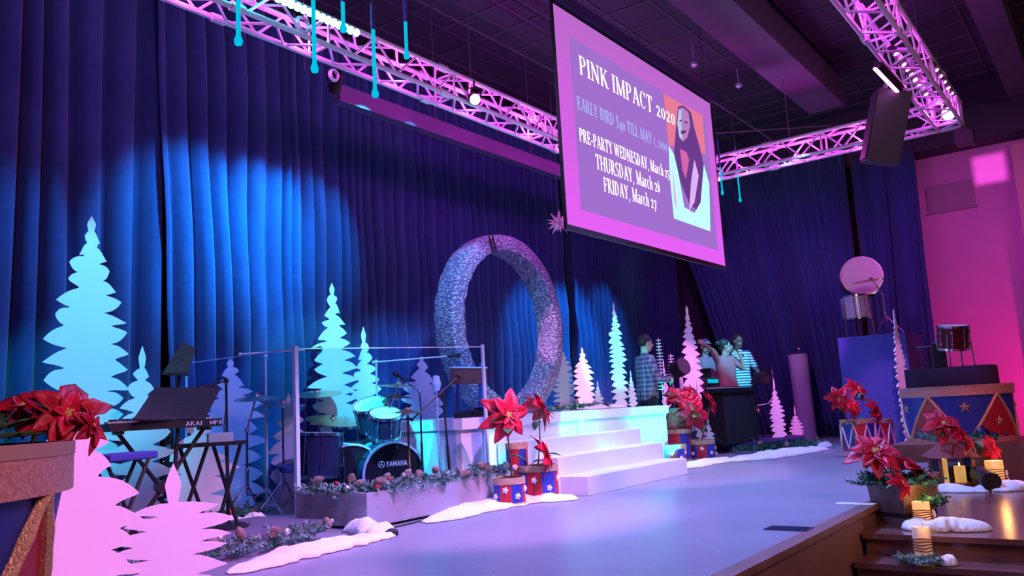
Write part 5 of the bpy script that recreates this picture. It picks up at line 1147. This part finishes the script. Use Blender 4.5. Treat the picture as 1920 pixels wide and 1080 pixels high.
tag(q.build('floor_pocket', M['navyd']), 'dark rectangular floor pocket lid near the stage edge', 'floor pocket')
q = MB(); p = atz(735, 1004, 0); q.lathe([(.001, 0), (.045, 0), (.045, .03), (.02, .045), (.001, .045)], (0, 0, 0), 12); q.bar((0, 0, .02), (.07, .03, .02), .01); o = q.build('small_clamp', M['blackm']); o.location = (p.x, p.y, 0); tag(o, 'small dark clamp lying on the floor by the long planter', 'clamp')
q = MB(); pts = [atz(x, y, 0)+Vector((0, 0, .006)) for x, y in ((700, 998), (740, 990), (790, 978), (830, 968))]; q.tube(pts, .006, 5); tag(q.build('floor_cable', M['blackm']), 'thin cable on the floor below the long planter', 'cable')
# candles
def candle(label, c, r, h, zb, m, bow=1, ang=-1.2):
    t = thing('candle', label, 'candle', (c[0], c[1], zb), 0, group='flickering pillar candles'); q = MB()
    q.lathe([(r, 0), (r, h*.97), (r*.97, h), (r*.75, h*.985), (r*.5, h*.95), (.001, h*.94)], (0, 0, 0), 28); q.build('wax', M[m], t, True)
    q = MB(); q.bar((0, 0, h*.94), (0, 0, h*.985), .002, 4); q.build('wick', M['black'], t)
    for k in range(5):
        z = h*(.34+.085*k); q = MB(); q.tube([((r+.003)*math.cos(a), (r+.003)*math.sin(a), z+.003*math.sin(3*a+k)) for a in ring_poly(24)], .004, 6, closed=True); q.build('twine', M['twine'], t, True)
    if bow:
        q = MB(); B0 = Vector(((r+.008)*math.cos(ang), (r+.008)*math.sin(ang), h*.5)); s = Vector((-math.sin(ang), math.cos(ang), 0)); o_ = Vector((math.cos(ang), math.sin(ang), 0))
        for sg in (-1, 1):
            q.tube([B0, B0+s*sg*.03+Vector((0, 0, .025))+o_*.01, B0+s*sg*.045+o_*.015, B0+s*sg*.03-Vector((0, 0, .015))+o_*.01, B0], .007, 6)
            q.tube([B0, B0+s*sg*.015-Vector((0, 0, .03))+o_*.012, B0+s*sg*.03-Vector((0, 0, .07))+o_*.02], .006, 6)
        q.build('ribbon_bow', M['ribbon'], t, True)
    q = None; return t
step1z = ZL-.14
c1_ = (5.745, 1.19); candle('front pillar candle with a pale top and twine rings, lowest on the steps', c1_, .052, .215, step1z, 'candlew', 0)
c2_ = P0(1778, 992, ZL); candle('amber glowing candle with a ribbon bow beside the weathered planter', (6.22, 1.27), .055, .17, ZL, 'candle', 1, -1.3)
pz = atz(1868, 915, ZL); c3_ = (pz.x+.05, pz.y); candle('amber glowing candle with ribbon bow at the right beyond the lantern', c3_, .075, .24, ZL, 'candle', 1, -1.5)
for nm, (lx, ly, lz), pw in (('candle_glow', (c1_[0]-.08, c1_[1]-.05, step1z+.3), 1.0), ('candle_glow', (6.22, 1.22, ZL+.24), 1.3), ('candle_glow', (c3_[0], c3_[1]-.05, ZL+.32), 2.0)):
    lamp('POINT', nm, (lx, ly, lz), None, pw, (1, .45, .12), size=.03)
def sL(*pp, z=-.14, dy=0.0): return [(atz(x, y, z).x, atz(x, y, z).y) for x, y in pp]
snow('fake snow drift around the amber candle on the landing edge', sL((1690, 992), (1740, 992), (1800, 993), (1862, 994)), .26, .075, 41, zb=ZL)
snow('fake snow under the copper lantern', [(a_, b_-.06) for a_, b_ in sL((1700, 923), (1760, 921), (1840, 922))], .24, .05, 43, zb=ZL)
snow('fake snow by the far amber candle at the right edge of the picture', sL((1840, 921), (1890, 916), (1930, 918)), .45, .07, 45, zb=ZL)
snow('small lump of fake snow on the second step', [(5.70, 1.10), (5.705, 1.00)], .14, .055, 47, zb=step1z)
greenery('candle_wreath', 'teal frosted wreath around the foot of the front candle', [(c1_[0]-.05, c1_[1]+.10, step1z), (c1_[0]-.11, c1_[1]+.02, step1z), (c1_[0]-.10, c1_[1]-.07, step1z), (c1_[0]+.0, c1_[1]-.12, step1z)], .06, 90, 49, m='frost', cones=0, sprig=.085, zmin=step1z+.004, nl=.03, nw=.006)
# lantern
pz = atz(1784, 914, ZL); lc = (pz.x+.14, pz.y+.0); lt = thing('lantern', 'copper coloured candle lantern with sloping roof standing in fake snow', 'lantern', (lc[0], lc[1], ZL), .5)
dL = math.hypot(lc[0], lc[1]); s_ = .155; h1 = atx(1784, 856, lc[0]).z-ZL; h2 = atx(1780, 832, lc[0]).z-ZL
q = MB(); q.bb((-s_, -s_, 0), (s_, s_, .03)); q.build('base', M['lantern'], lt)
for sx in (-1, 1):
    for sy in (-1, 1): q = MB(); q.bb((sx*s_-.012*sx-.012, sy*s_-.012*sy-.012, .03), (sx*s_-.012*sx+.012, sy*s_-.012*sy+.012, h1)); q.build('corner_post', M['lantern'], lt)
q = MB()
for (a, e) in (((-s_+.02, -s_+.01), (s_-.02, -s_+.014)), ((-s_+.02, s_-.014), (s_-.02, s_-.01)), ((-s_+.01, -s_+.02), (-s_+.014, s_-.02)), ((s_-.014, -s_+.02), (s_-.01, s_-.02))): q.bb((*a, .03), (*e, h1))
q.build('glass_pane', M['glass'], lt)
q = MB(); r0, r1 = s_*1.28, s_*.5
q.add([(-r0, -r0, h1), (r0, -r0, h1), (r0, r0, h1), (-r0, r0, h1), (-r1, -r1, h2), (r1, -r1, h2), (r1, r1, h2), (-r1, r1, h2)], [(3, 2, 1, 0), (4, 5, 6, 7), (0, 1, 5, 4), (1, 2, 6, 5), (2, 3, 7, 6), (3, 0, 4, 7)]); q.bb((-r1*.8, -r1*.8, h2), (r1*.8, r1*.8, h2+.04)); q.build('roof', M['lantern'], lt)
q = MB(); q.tube([(-.04, 0, h2+.04), (-.04, 0, h2+.09), (0, 0, h2+.12), (.04, 0, h2+.09), (.04, 0, h2+.04)], .006, 6); q.build('ring_handle', M['lantern'], lt)
for i, (dx, dy, hh, rr) in enumerate(((-.05, .06, .22, .035), (.03, -.06, .15, .05))):
    t = thing('candle', ['taller thin candle inside the copper lantern', 'shorter thick candle inside the copper lantern'][i], 'candle', (lc[0]+dx, lc[1]+dy, ZL+.032)); q = MB(); q.lathe([(rr, 0), (rr, hh), (rr*.7, hh-.01), (.001, hh-.015)], (0, 0, 0), 20); q.build('wax', M['candle'], t, True); q = MB(); q.lathe([(.001, 0), (.008, .008), (.005, .022), (.001, .035)], (0, 0, hh), 10); q.build('flame', M['flame'], t, True)
lamp('POINT', 'lantern_glow', (lc[0]-.02, lc[1], ZL+.3), None, 1.5, (1, .45, .12), size=.04)
# grey-brown pot, spotlight and plants beyond the lantern
pz = atz(1832, 905, ZL); gp = (pz.x+.25, pz.y+.02); t = thing('tall_pot', 'tall grey-brown pot with poinsettias right of the copper lantern', 'flower pot', (gp[0], gp[1], ZL)); q = MB()
q.lathe([(.12, 0), (.15, .05), (.17, .25), (.16, .36), (.175, .38), (.15, .38), (.14, .34)], (0, 0, 0), 24); q.f = q.f[:-1]; q.m = q.m[:-1]; q.build('pot_body', M['oldwood'], t, True); q = MB(); q.lathe([(.001, .34), (.145, .34)], (0, 0, 0), 20); q.build('soil', M['blackc'], t)
zp = ZL+.36
poinsettia('dark red poinsettia with folded petals in front of the star drum prop', (gp[0], gp[1], zp), [bl(1768, 795, gp[1]+.1, 40, (-.6, -.4, .6)), bl(1808, 822, gp[1]-.05, 40, (-.2, -.8, .5)), bl(1858, 842, gp[1]-.2, 34, (.7, -.6, .2))], 27, 3)
greenery('evergreen_sprigs', 'blue-green spruce sprigs beside the roof of the copper lantern', [(gp[0]-.2, gp[1]+.35, zp+.05), (gp[0]-.1, gp[1]+.2, zp)], .15, 60, 51, m='frost', sprig=.13, zmin=ZL)
greenery('evergreen_sprigs', 'dark spruce sprigs filling the tall grey-brown pot', [(gp[0]-.05, gp[1]-.1, zp-.02), (gp[0]+.05, gp[1]+.1, zp)], .2, 90, 53, m='green', sprig=.16, zmin=ZL)
p = aty(1843, 815, gp[1]-.05); q = MB(); q.ball((0, 0, 0), .075, 16, 10); q.cone((0, 0, .07), (0, 0, .095), .012, .012, 8); o = q.build('ornament_ball', mat('navy_glitter', (.02, .04, .14), .3, .6), None, True); o.location = p; tag(o, 'dark blue glitter ball among the poinsettias before the star drum', 'ornament')
pz = atz(1862, 922, ZL); q = MB(); A = Vector((0, 0, .085)); q.cone(A+Vector((.32, .12, .04)), A+Vector((0, -.02, 0)), .075, .08, 18); q.bar(A, (0, 0, .0), .012)
o = q.build('floor_spotlight', M['black'], None, True); o.location = (pz.x, pz.y+.02, ZL); tag(o, 'black cylindrical floor spotlight lying in the snow right of the lantern', 'stage light')
# uplights at the white platform
for i, ((x, y), tg) in enumerate((((5.98, 4.72), (5.98, 4.9)), ((XB1-.35, 4.66), (XB1-.35, 4.9)))):
    q = MB(); q.box((0, 0, .05), (.16, .12, .08)); q.box((0, .0, .095), (.14, .10, .012)); z_ = 0 if i == 0 else 0
    o = q.build('floor_uplight', M['black']); o.location = (x, y, 0) if i == 0 else (x, y-.05, 0); tag(o, ['small floor uplight washing the left end of the platform front cyan', 'small floor uplight washing the right end of the platform front white-cyan'][i], 'stage light')
# band riser (round front)
pc = atz(1410, 838, 0); q = MB(); q.lathe([(1.45, 0), (1.45, .085), (1.47, .085), (1.47, .11), (1.44, .115)], (0, 0, 0), 48); o = q.build('round_riser', M['navyd']); bc = (13.1, 5.75); o.location = (bc[0], bc[1], 0); tag(o, 'low round-fronted dark riser under the singer and striped-shirt man', 'riser')
# ================================================================ people
def remesh(o, vox=.012, sub=0, smooth=3):
    r = o.modifiers.new('r', 'REMESH'); r.mode = 'VOXEL'; r.voxel_size = vox; r.use_smooth_shade = True
    s = o.modifiers.new('s', 'SMOOTH'); s.iterations = smooth; s.factor = .5
def capsule(q, a, b, r0, r1, n=12):
    a = Vector(a); b = Vector(b); q.cone(a, b, r0, r1, n); q.ball(a, r0, n, 8); q.ball(b, r1, n, 8)
def hand(q, W, d, n_, curl=.5, s=1.0, spread=1.0):
    """W wrist, d direction of the palm, n_ palm normal"""
    d = Vector(d).normalized(); n_ = Vector(n_); n_ = (n_-d*n_.dot(d)).normalized(); u = d.cross(n_); W = Vector(W)
    q.ball(W+d*.045*s, .04*s, 10, 6, sc=(1, 1, 1)); capsule(q, W, W+d*.03*s, .025*s, .03*s, 8)
    for sd in (-.025, 0, .025): capsule(q, W+d*.02*s+u*sd*.7*s, W+d*.08*s+u*sd*s, .016*s, .013*s, 8)
    for i, (off, L) in enumerate(((-.033, .062), (-.011, .075), (.011, .07), (.031, .055))):
        b = W+d*.085*s+u*off*s; c1 = b+(d*math.cos(curl*.5)+n_*math.sin(curl*.5)+u*off*1.5*spread)*L*.5*s; c2 = c1+(d*math.cos(curl*1.5)+n_*math.sin(curl*1.5))*L*.5*s
        capsule(q, b, c1, .0095*s, .009*s, 6); capsule(q, c1, c2, .009*s, .0075*s, 6)
    b = W+d*.03*s+u*-.03*s; c1 = b+(d*.6-u*.8+n_*.3).normalized()*.035*s; c2 = c1+(d*.85-u*.35+n_*.45).normalized()*.03*s; capsule(q, b, c1, .013*s, .011*s, 6); capsule(q, c1, c2, .011*s, .009*s, 6)
TORSO = [(.97, .060, .122), (1.01, .058, .119), (1.05, .056, .116), (1.09, .056, .114), (1.13, .058, .113), (1.17, .062, .113), (1.21, .066, .113), (1.25, .072, .112), (1.29, .080, .108), (1.33, .092, .098), (1.36, .105, .086), (1.38, .120, .075)]
def person(label, pos, ang, H, J, cols, hair='short', sleeve='short', face_dir=None, group=None, lower='trousers', skin='skin', stripes=None, cap=False, curlL=.8, curlR=.8, tilt=0):
    """J: joints in a local frame, x = person's right, y = forward, z up, scaled by height"""
    t = thing('person', label, 'person', pos, ang); k = H/1.75; V = lambda *a: Vector(a)*k
    hip, chest, neck, head = V(0, 0, .93), V(0, .0, 1.28), V(0, .0, 1.46), V(0, .03, 1.62)
    sh = {'R': V(.18, 0, 1.40), 'L': V(-.18, 0, 1.40)}
    hp = {'R': V(.09, 0, .92), 'L': V(-.09, 0, .92)}
    kn = {s: V(*J.get('knee'+s, (.1 if s == 'R' else -.1, .03, .50))) for s in 'RL'}
    an = {s: V(*J.get('ankle'+s, (.11 if s == 'R' else -.11, -.02, .09))) for s in 'RL'}
    el = {s: V(*J['elbow'+s]) for s in 'RL'}; wr = {s: V(*J['wrist'+s]) for s in 'RL'}
    q = MB()
    # torso
    capsule(q, hip+V(-.06, 0, 0), hip+V(.06, 0, 0), .125*k, .125*k); [capsule(q, V(-sx_, 0, z_), V(sx_, 0, z_), r_*k, r_*k) for z_, sx_, r_ in TORSO]
    capsule(q, V(0, 0, 1.38), head-V(0, .02, .04), .058*k, .052*k)
    for s in 'RL':
        capsule(q, sh[s], el[s], .052*k, .040*k); capsule(q, el[s], wr[s], .040*k, .026*k)
        capsule(q, hp[s], kn[s], .085*k, .055*k); capsule(q, kn[s], an[s], .054*k, .034*k); capsule(q, an[s]-V(0, .03, .04), an[s]+V(0, .14, -.055), .035*k, .028*k)
        d = wr[s]-el[s]; hd = J.get('hand'+s); d2 = V(*hd) if hd else d; nn = J.get('palm'+s, (0, -1, 0)); hand(q, wr[s], d2, nn, curlR if s == 'R' else curlL, k)
    # head: local frame facing face_dir
    fy = Vector(face_dir or (0, 1, 0)).normalized(); fx = fy.cross(Vector((0, 0, 1))).normalized(); fz = fx.cross(fy)
    R = Matrix((fx, fy, fz)).transposed(); hc = head
    def HP(x, y, z): return hc+R@(V(x, y, z))
    q.ball(HP(0, -.01, .03), .098*k, 16, 12, sc=(.80, .98, 1.06), M=R); q.ball(HP(0, .02, -.045), .07*k, 12, 8, sc=(.85, 1.0, 1.0), M=R); q.ball(HP(0, .055, -.085), .028*k, 10, 6)
    q.cone(HP(0, .085, .02), HP(0, .115, -.02), .008*k, .016*k, 8); q.ball(HP(0, .108, -.02), .015*k, 8, 6)
    for s in (-1, 1): q.ball(HP(s*.08, -.005, .0), .028*k, 8, 6, sc=(.35, .7, 1.1), M=R); q.ball(HP(s*.032, .078, .028), .016*k, 8, 5, sc=(1.4, .5, .5), M=R)
    q.ball(HP(0, .09, -.055), .02*k, 8, 5, sc=(1.4, .5, .45), M=R)
    o = q.build('body', M[skin], t); remesh(o, .0085, smooth=2)
    q = MB()
    for s in (-1, 1): q.ball(HP(s*.031, .084, .015), .0105*k, 8, 6)
    q.build('eyes', M['hair'], t, True)
    q = MB(); q.ball(HP(0, .101, -.055), .016*k, 8, 5, sc=(1.5, .3, .3), M=R); q.build('lips', M['dred'], t, True)
    q = MB(); q.ball(HP(0, -.022, .045), .104*k, 16, 12, sc=(.84, .95, 1.0), M=R)
    if hair == 'bun': q.ball(HP(0, -.125, .07), .05*k, 12, 8); q.ball(HP(0, -.08, -.02), .05*k, 10, 8)
    if not cap: q.ball(HP(0, .035, .10), .045*k, 10, 6, sc=(1.4, .9, .6), M=R)
    ho = q.build('hair', M['hair'] if not cap else cols.get('cap', M['navy']), t); remesh(ho, .010, smooth=2)
    if cap: ho.name = 'cap'; q = MB(); q.lathe([(.001, .0), (.085*k, -.004), (.085*k, .002), (.001, .008)], HP(0, .075, .07), 16, R); q.build('cap_brim', cols.get('cap', M['navy']), t, True)
    # shirt
    g = .012*k; q = MB()
    capsule(q, hip+V(-.06, 0, -.02), hip+V(.06, 0, -.02), .125*k+g, .125*k+g); [capsule(q, V(-sx_, 0, z_), V(sx_, 0, z_), r_*k+g, r_*k+g) for z_, sx_, r_ in TORSO]; capsule(q, V(0, 0, 1.38), V(0, .0, 1.455), .062*k+g, .056*k+g)
    for s in 'RL':
        e = el[s] if sleeve == 'long' else sh[s].lerp(el[s], .78)
        capsule(q, sh[s], e, .056*k+g, .046*k+g)
        if sleeve == 'long': capsule(q, el[s], el[s].lerp(wr[s], .93), .044*k+g, .032*k+g)
    o = q.build('shirt', cols['shirt'], t); remesh(o, .011, smooth=3)
    q = MB()
    if lower == 'trousers':
        capsule(q, hip+V(-.06, 0, -.03), hip+V(.06, 0, -.03), .13*k, .13*k)
        for s in 'RL': capsule(q, hp[s], kn[s], .092*k+g, .064*k+g); capsule(q, kn[s], an[s]+V(0, 0, .03), .062*k+g, .048*k+g)
    else:
        q.lathe([(.15*k, .95*k), (.17*k, .8*k), (.20*k, .5*k), (.22*k, .2*k)], (0, 0, 0), 20)
    o = q.build(lower, cols['lower'], t); remesh(o, .013, smooth=3)
    q = MB()
    for s in 'RL': capsule(q, an[s]-V(0, .035, .045), an[s]+V(0, .15, -.055), .042*k, .034*k); capsule(q, an[s]-V(0, .01, -.0), an[s]-V(0, .0, .04), .042*k, .042*k)
    o = q.build('shoes', M['black'], t); remesh(o, .010, smooth=2)
    return t, k
def plaid():
    m = mat('plaid_flannel', (.30, .10, .22), .8); nt = m.node_tree; b_ = nt.nodes['Principled BSDF']; L = nt.links.new; tc = nt.nodes.new('ShaderNodeTexCoord')
    ws = []
    for ax_, sc in (('X', 6), ('Z', 5)):
        w_ = nt.nodes.new('ShaderNodeTexWave'); w_.bands_direction = ax_; w_.inputs['Scale'].default_value = sc; L(tc.outputs['Object'], w_.inputs[0]); ws.append(w_)
    a = nt.nodes.new('ShaderNodeMath'); a.operation = 'ADD'; L(ws[0].outputs['Fac'], a.inputs[0]); L(ws[1].outputs['Fac'], a.inputs[1])
    cr = nt.nodes.new('ShaderNodeValToRGB'); cr.color_ramp.elements[0].position = .3; cr.color_ramp.elements[0].color = (.06, .03, .12, 1); cr.color_ramp.elements[1].position = .75; cr.color_ramp.elements[1].color = (.42, .16, .26, 1)
    h = nt.nodes.new('ShaderNodeMath'); h.operation = 'MULTIPLY'; h.inputs[1].default_value = .5; L(a.outputs[0], h.inputs[0]); L(h.outputs[0], cr.inputs[0]); L(cr.outputs[0], b_.inputs['Base Color']); return m
def striped():
    m = mat('striped_polo', (.5, .6, .7), .8); nt = m.node_tree; b_ = nt.nodes['Principled BSDF']; L = nt.links.new; tc = nt.nodes.new('ShaderNodeTexCoord'); w_ = nt.nodes.new('ShaderNodeTexWave'); w_.bands_direction = 'Z'; w_.inputs['Scale'].default_value = 7
    cr = nt.nodes.new('ShaderNodeValToRGB'); cr.color_ramp.interpolation = 'CONSTANT'; cr.color_ramp.elements[0].color = (.06, .12, .22, 1); cr.color_ramp.elements[1].position = .45; cr.color_ramp.elements[1].color = (.75, .78, .8, 1)
    L(tc.outputs['Object'], w_.inputs[0]); L(w_.outputs['Fac'], cr.inputs[0]); L(cr.outputs[0], b_.inputs['Base Color']); return m
mauve = mat('mauve_shirt', (.42, .16, .24), .8); pinkt = mat('coral_top', (.62, .14, .17), .8); grey = M['denim']
# angle: local +y is forward. rotation a turns forward to (-sin a, cos a)
def fwd(dx, dy): return math.atan2(-dx, dy)
pm1 = atz(1215, 850, 0)
p1 = aty(1210, 690, 5.35); 
m1, k1 = person('man in a plaid shirt standing with bent arms left of the poinsettias', (p1.x, 5.35, 0), fwd(.8, -.6), 1.72,
    dict(elbowR=(.30, .02, 1.13), wristR=(.16, .27, 1.10), elbowL=(-.27, .06, 1.12), wristL=(-.10, .30, 1.12), palmR=(-1, 0, 0), palmL=(1, 0, 0)), dict(shirt=plaid(), lower=grey), sleeve='long')
p2 = aty(1324, 690, 5.8)
person('man in a mauve T-shirt with a cap bending over his equipment behind the singer', (p2.x, 5.8, 0), fwd(-.3, -.95), 1.80,
    dict(elbowR=(.32, .08, 1.15), wristR=(.20, .32, 1.10), elbowL=(-.30, .10, 1.15), wristL=(-.12, .33, 1.10)), dict(shirt=mauve, lower=mat('blue_jeans', (.05, .10, .22), .8), cap=mat('blue_cap', (.10, .35, .5), .8)), face_dir=(.5, .8, -.1), cap=True)
ps_ = aty(1362, 700, 5.25)
person('woman singing into a microphone with one arm raised over her head', (ps_.x, 5.25, .115), fwd(-.4, -.9), 1.62,
    dict(elbowR=(.33, .06, 1.56), wristR=(.56, .12, 1.66), elbowL=(-.30, .12, 1.22), wristL=(-.20, .18, 1.44), handL=(.03, -.02, .1), palmL=(1, 0, 0)), dict(shirt=pinkt, lower=grey), hair='bun', sleeve='short', face_dir=(-.8, .55, .05), curlL=1.3)
pr_ = aty(1403, 690, 5.15)
person('man in a blue striped polo shirt standing behind the music stand', (pr_.x, 5.3, .115), fwd(-.55, -.83), 1.74,
    dict(elbowR=(.30, .10, 1.16), wristR=(.33, .26, 1.42), handR=(0, .03, .1), elbowL=(-.30, .04, 1.14), wristL=(-.20, .26, 1.06)), dict(shirt=striped(), lower=grey), skin='skin2', sleeve='short')
# singer's microphone
sg = [o for o in COL.objects if o.name.startswith('person') and 'woman' in o.get('label', '')][0]
# placed from the singer's left hand
Rz = Matrix.Rotation(sg.rotation_euler[2], 3, 'Z'); kk = 1.62/1.75; hw_ = sg.location+Rz@(Vector((-.185, .185, 1.50))*kk); tp_ = sg.location+Rz@(Vector((-.125, .14, 1.58))*kk)
q = MB(); q.cone(hw_-(tp_-hw_)*.8, hw_+(tp_-hw_)*.5, .011, .015, 10); q.ball(tp_-(tp_-hw_)*.35, .024, 10, 8); tag(q.build('hand_microphone', M['black'], None, True), 'handheld microphone held at the mouth of the singing woman', 'microphone')
# band furniture
p = aty(1352, 735, 4.95); tbl = thing('keyboard_table', 'black-skirted keyboard table with a pale blue keyboard in front of the singer', 'table', (p.x, 4.95, .115)); x0 = aty(1335, 745, 4.95).x-p.x; x1 = aty(1395, 728, 4.95).x-p.x; zt_ = aty(1352, 732, 4.95).z-.115-.04
ZR2 = .115
q = MB(); n = 40; P = []
for z in (0.01, zt_):
    for i in range(n+1): xx = x0+(x1-x0)*i/n; P.append((xx, -.16+.012*math.sin(i*1.9)*(1.4 if z < .1 else .5), z))
q.add(P, [(i, i+1, n+2+i, n+1+i) for i in range(n)]); q.bb((x0, -.15, zt_-.02), (x1, .16, zt_)); q.bb((x0, -.15, 0.01), (x0+.01, .16, zt_)); q.bb((x1-.01, -.15, 0.01), (x1, .16, zt_)); q.build('table_skirt', M['blackc'], tbl)
q = MB(); q.bb((x0-.02, -.19, zt_), (x1+.02, .18, zt_+.02)); q.build('table_top', M['black'], tbl)
keyboard('pale blue lit keyboard lying on the black-skirted table', (p.x+x0+.03, 4.93, 0), (p.x+x1-.05, 4.97, 0), ZR2+zt_+.02, .26)
fo = aty(1428, 800, 4.75)
panel_stand('music_stand', 'black music stand with slanted desk at the right of the band', 'music stand', ((1414, 700, .1), (1447, 691, .1), (1443, 719, 0), (1407, 719, 0)), 4.78, (atz(1420, 838, .11).x, 4.95), .115)
f_ = atz(1420, 838, .11)
q = MB(); rnd = random.Random(4)
p = aty(1424, 735, 5.0); gk = thing('percussion_rack', 'dark rack of small percussion behind the right music stand', 'percussion', (p.x, 5.1, .115)); 
for s in (-1, 1): q = MB(); q.bar((s*.22, 0, .0), (s*.18, 0, .62), .012); q.build('upright', M['black'], gk)
q = MB(); q.bb((-.24, -.03, .60), (.24, .03, .64)); q.build('shelf', M['black'], gk)
for k in range(7): q = MB(); xx = -.2+.065*k; hh = rnd.uniform(.08, .2); q.bar((xx, 0, .6), (xx, 0, .6-hh), .003, 4); q.cone((xx, 0, .6-hh-.05), (xx, 0, .6-hh), .03, .015, 10); q.build('bell', M['brass'] if k % 2 else M['blackm'], gk, True)
p = aty(1455, 770, 4.95); q = MB(); q.tube([aty(1447, 693, 4.9), aty(1450, 720, 4.88), aty(1449, 745, 4.87), aty(1440, 757, 4.9), aty(1420, 760, 4.95)], .006, 5); tag(q.build('hanging_cable', M['wrope']), 'pale cable looping down from the right music stand', 'cable')
# microphone stands and gadgets among the band
p = aty(1374, 770, 5.0); micstand('chrome folded stand between the keyboard table and the music stand', (p.x+.1, 5.0, .115), (p.x, 5.0, p.z), aty(1368, 745, 5.0), aty(1386, 775, 5.0), 'chrome')
p = aty(1330, 715, 5.35); lb = thing('equipment_stand', 'bright cyan glowing screen bar on equipment behind the flowers', 'electronics', (p.x, 5.35, 0)); q = MB(); q.bb((-.25, -.08, p.z-.06), (.22, .12, p.z-.03)); q.build('shelf', M['black'], lb)
q = MB(); q.bb((-.2, -.075, p.z-.03), (.17, -.06, p.z+.03)); q.build('lit_display', M['cy_t'], lb); q = MB(); q.bb((-.2, -.06, p.z-.03), (.17, .1, p.z+.035)); q.build('case', M['blackm'], lb)
q = MB(); q.bar((0, 0, 0), (0, 0, p.z-.06), .02); q.box((0, 0, .012), (.4, .3, .024)); q.build('pedestal', M['black'], lb)
p = aty(1318, 700, 5.6); q = MB(); scn = thing('monitor_screen', 'dark tablet screen on a stand in front of the man in the mauve shirt', 'screen', (p.x, 5.55, 0)); q.box((0, 0, p.z), (.20, .02, .15), rz=-.5); q.build('tablet', M['blackm'], scn); q = MB(); q.bar((0, .02, 0), (0, .02, p.z-.1), .012); q.lathe([(.001, 0), (.14, 0), (.12, .02), (.001, .03)], (0, .02, 0), 16); q.build('pole', M['black'], scn)
p = aty(1275, 690, 5.35); cg = thing('percussion_instrument', 'dark percussion head on a pale post between the plaid-shirt man and pink pine', 'instrument', (p.x, 5.35, 0)); q = MB(); q.lathe([(.12, -.09), (.13, -.09), (.13, .09), (.12, .09)], (0, 0, p.z), 20, rotz2((-.3, -.9, .3))); q.build('drum_shell', M['blackm'], cg, True)
q = MB(); q.bar((.0, 0, 0.0), (0, 0, p.z-.1), .03); q.lathe([(.001, 0), (.16, 0), (.14, .02), (.001, .03)], (0, 0, 0), 16); q.build('post', M['alu'], cg)
# tiered spiral/striped wire tree beside the plaid man
for lab, (tx, ty, y, z1, hw, cl) in {'tall striped wire tree right of the plaid-shirt man': (1234, 634, 5.2, 640, .06, 16), 'short wire tree beside the percussion head': (1257, 664, 5.5, 700, .07, 8)}.items():
    p = aty(tx, ty, y); t = thing('wire_tree', lab, 'decoration', (p.x, y, 0)); q = MB(); q.bar((0, 0, 0), (0, 0, p.z), .007)
    q.lathe([(.001, 0), (.1, 0), (.1, .015), (.001, .02)], (0, 0, 0), 16); q.build('post', M['alu'], t)
    q = MB()
    for k in range(cl): z = p.z-.03-.045*k; rr = hw*(.5+.6*k/cl); q.tube([(rr*math.cos(a), rr*math.sin(a), z) for a in ring_poly(16)], .007, 5, closed=True); q.bar((-rr, 0, z), (rr, 0, z), .004, 4)
    q.build('wire_rings', M['wrope'], t)
# red-lit christmas sack between plaid man and flowers
p = aty(1258, 715, 5.0); q = MB(); q.lathe([(.001, 0), (.15, 0), (.17, .3), (.14, .52), (.08, .64), (.11, .70), (.001, .66)], (0, 0, 0), 18); o = q.build('dark_gift_sack', mat('maroon_cloth', (.16, .02, .05), .8, nscale=40, col2=(.3, .12, .10)), None, True); o.location = (p.x, 5.0, 0); tag(o, 'maroon speckled sack standing behind the centre poinsettias', 'sack')
for i, (px, m_) in enumerate(((1193, 'navyd'), (1212, 'blackm'))):
    p = aty(px, 752, 5.3); q = MB(); q.box((0, 0, .05), (.34, .2, .10), rz=.1); o = q.build('stage_box', M[m_]); o.location = (p.x, 5.3, ZB if p.x < XB1-.2 else 0); tag(o, ['low navy equipment box on the platform by the tall cyan pine', 'low black equipment box on the platform in front of the plaid-shirt man'][i], 'electronics')
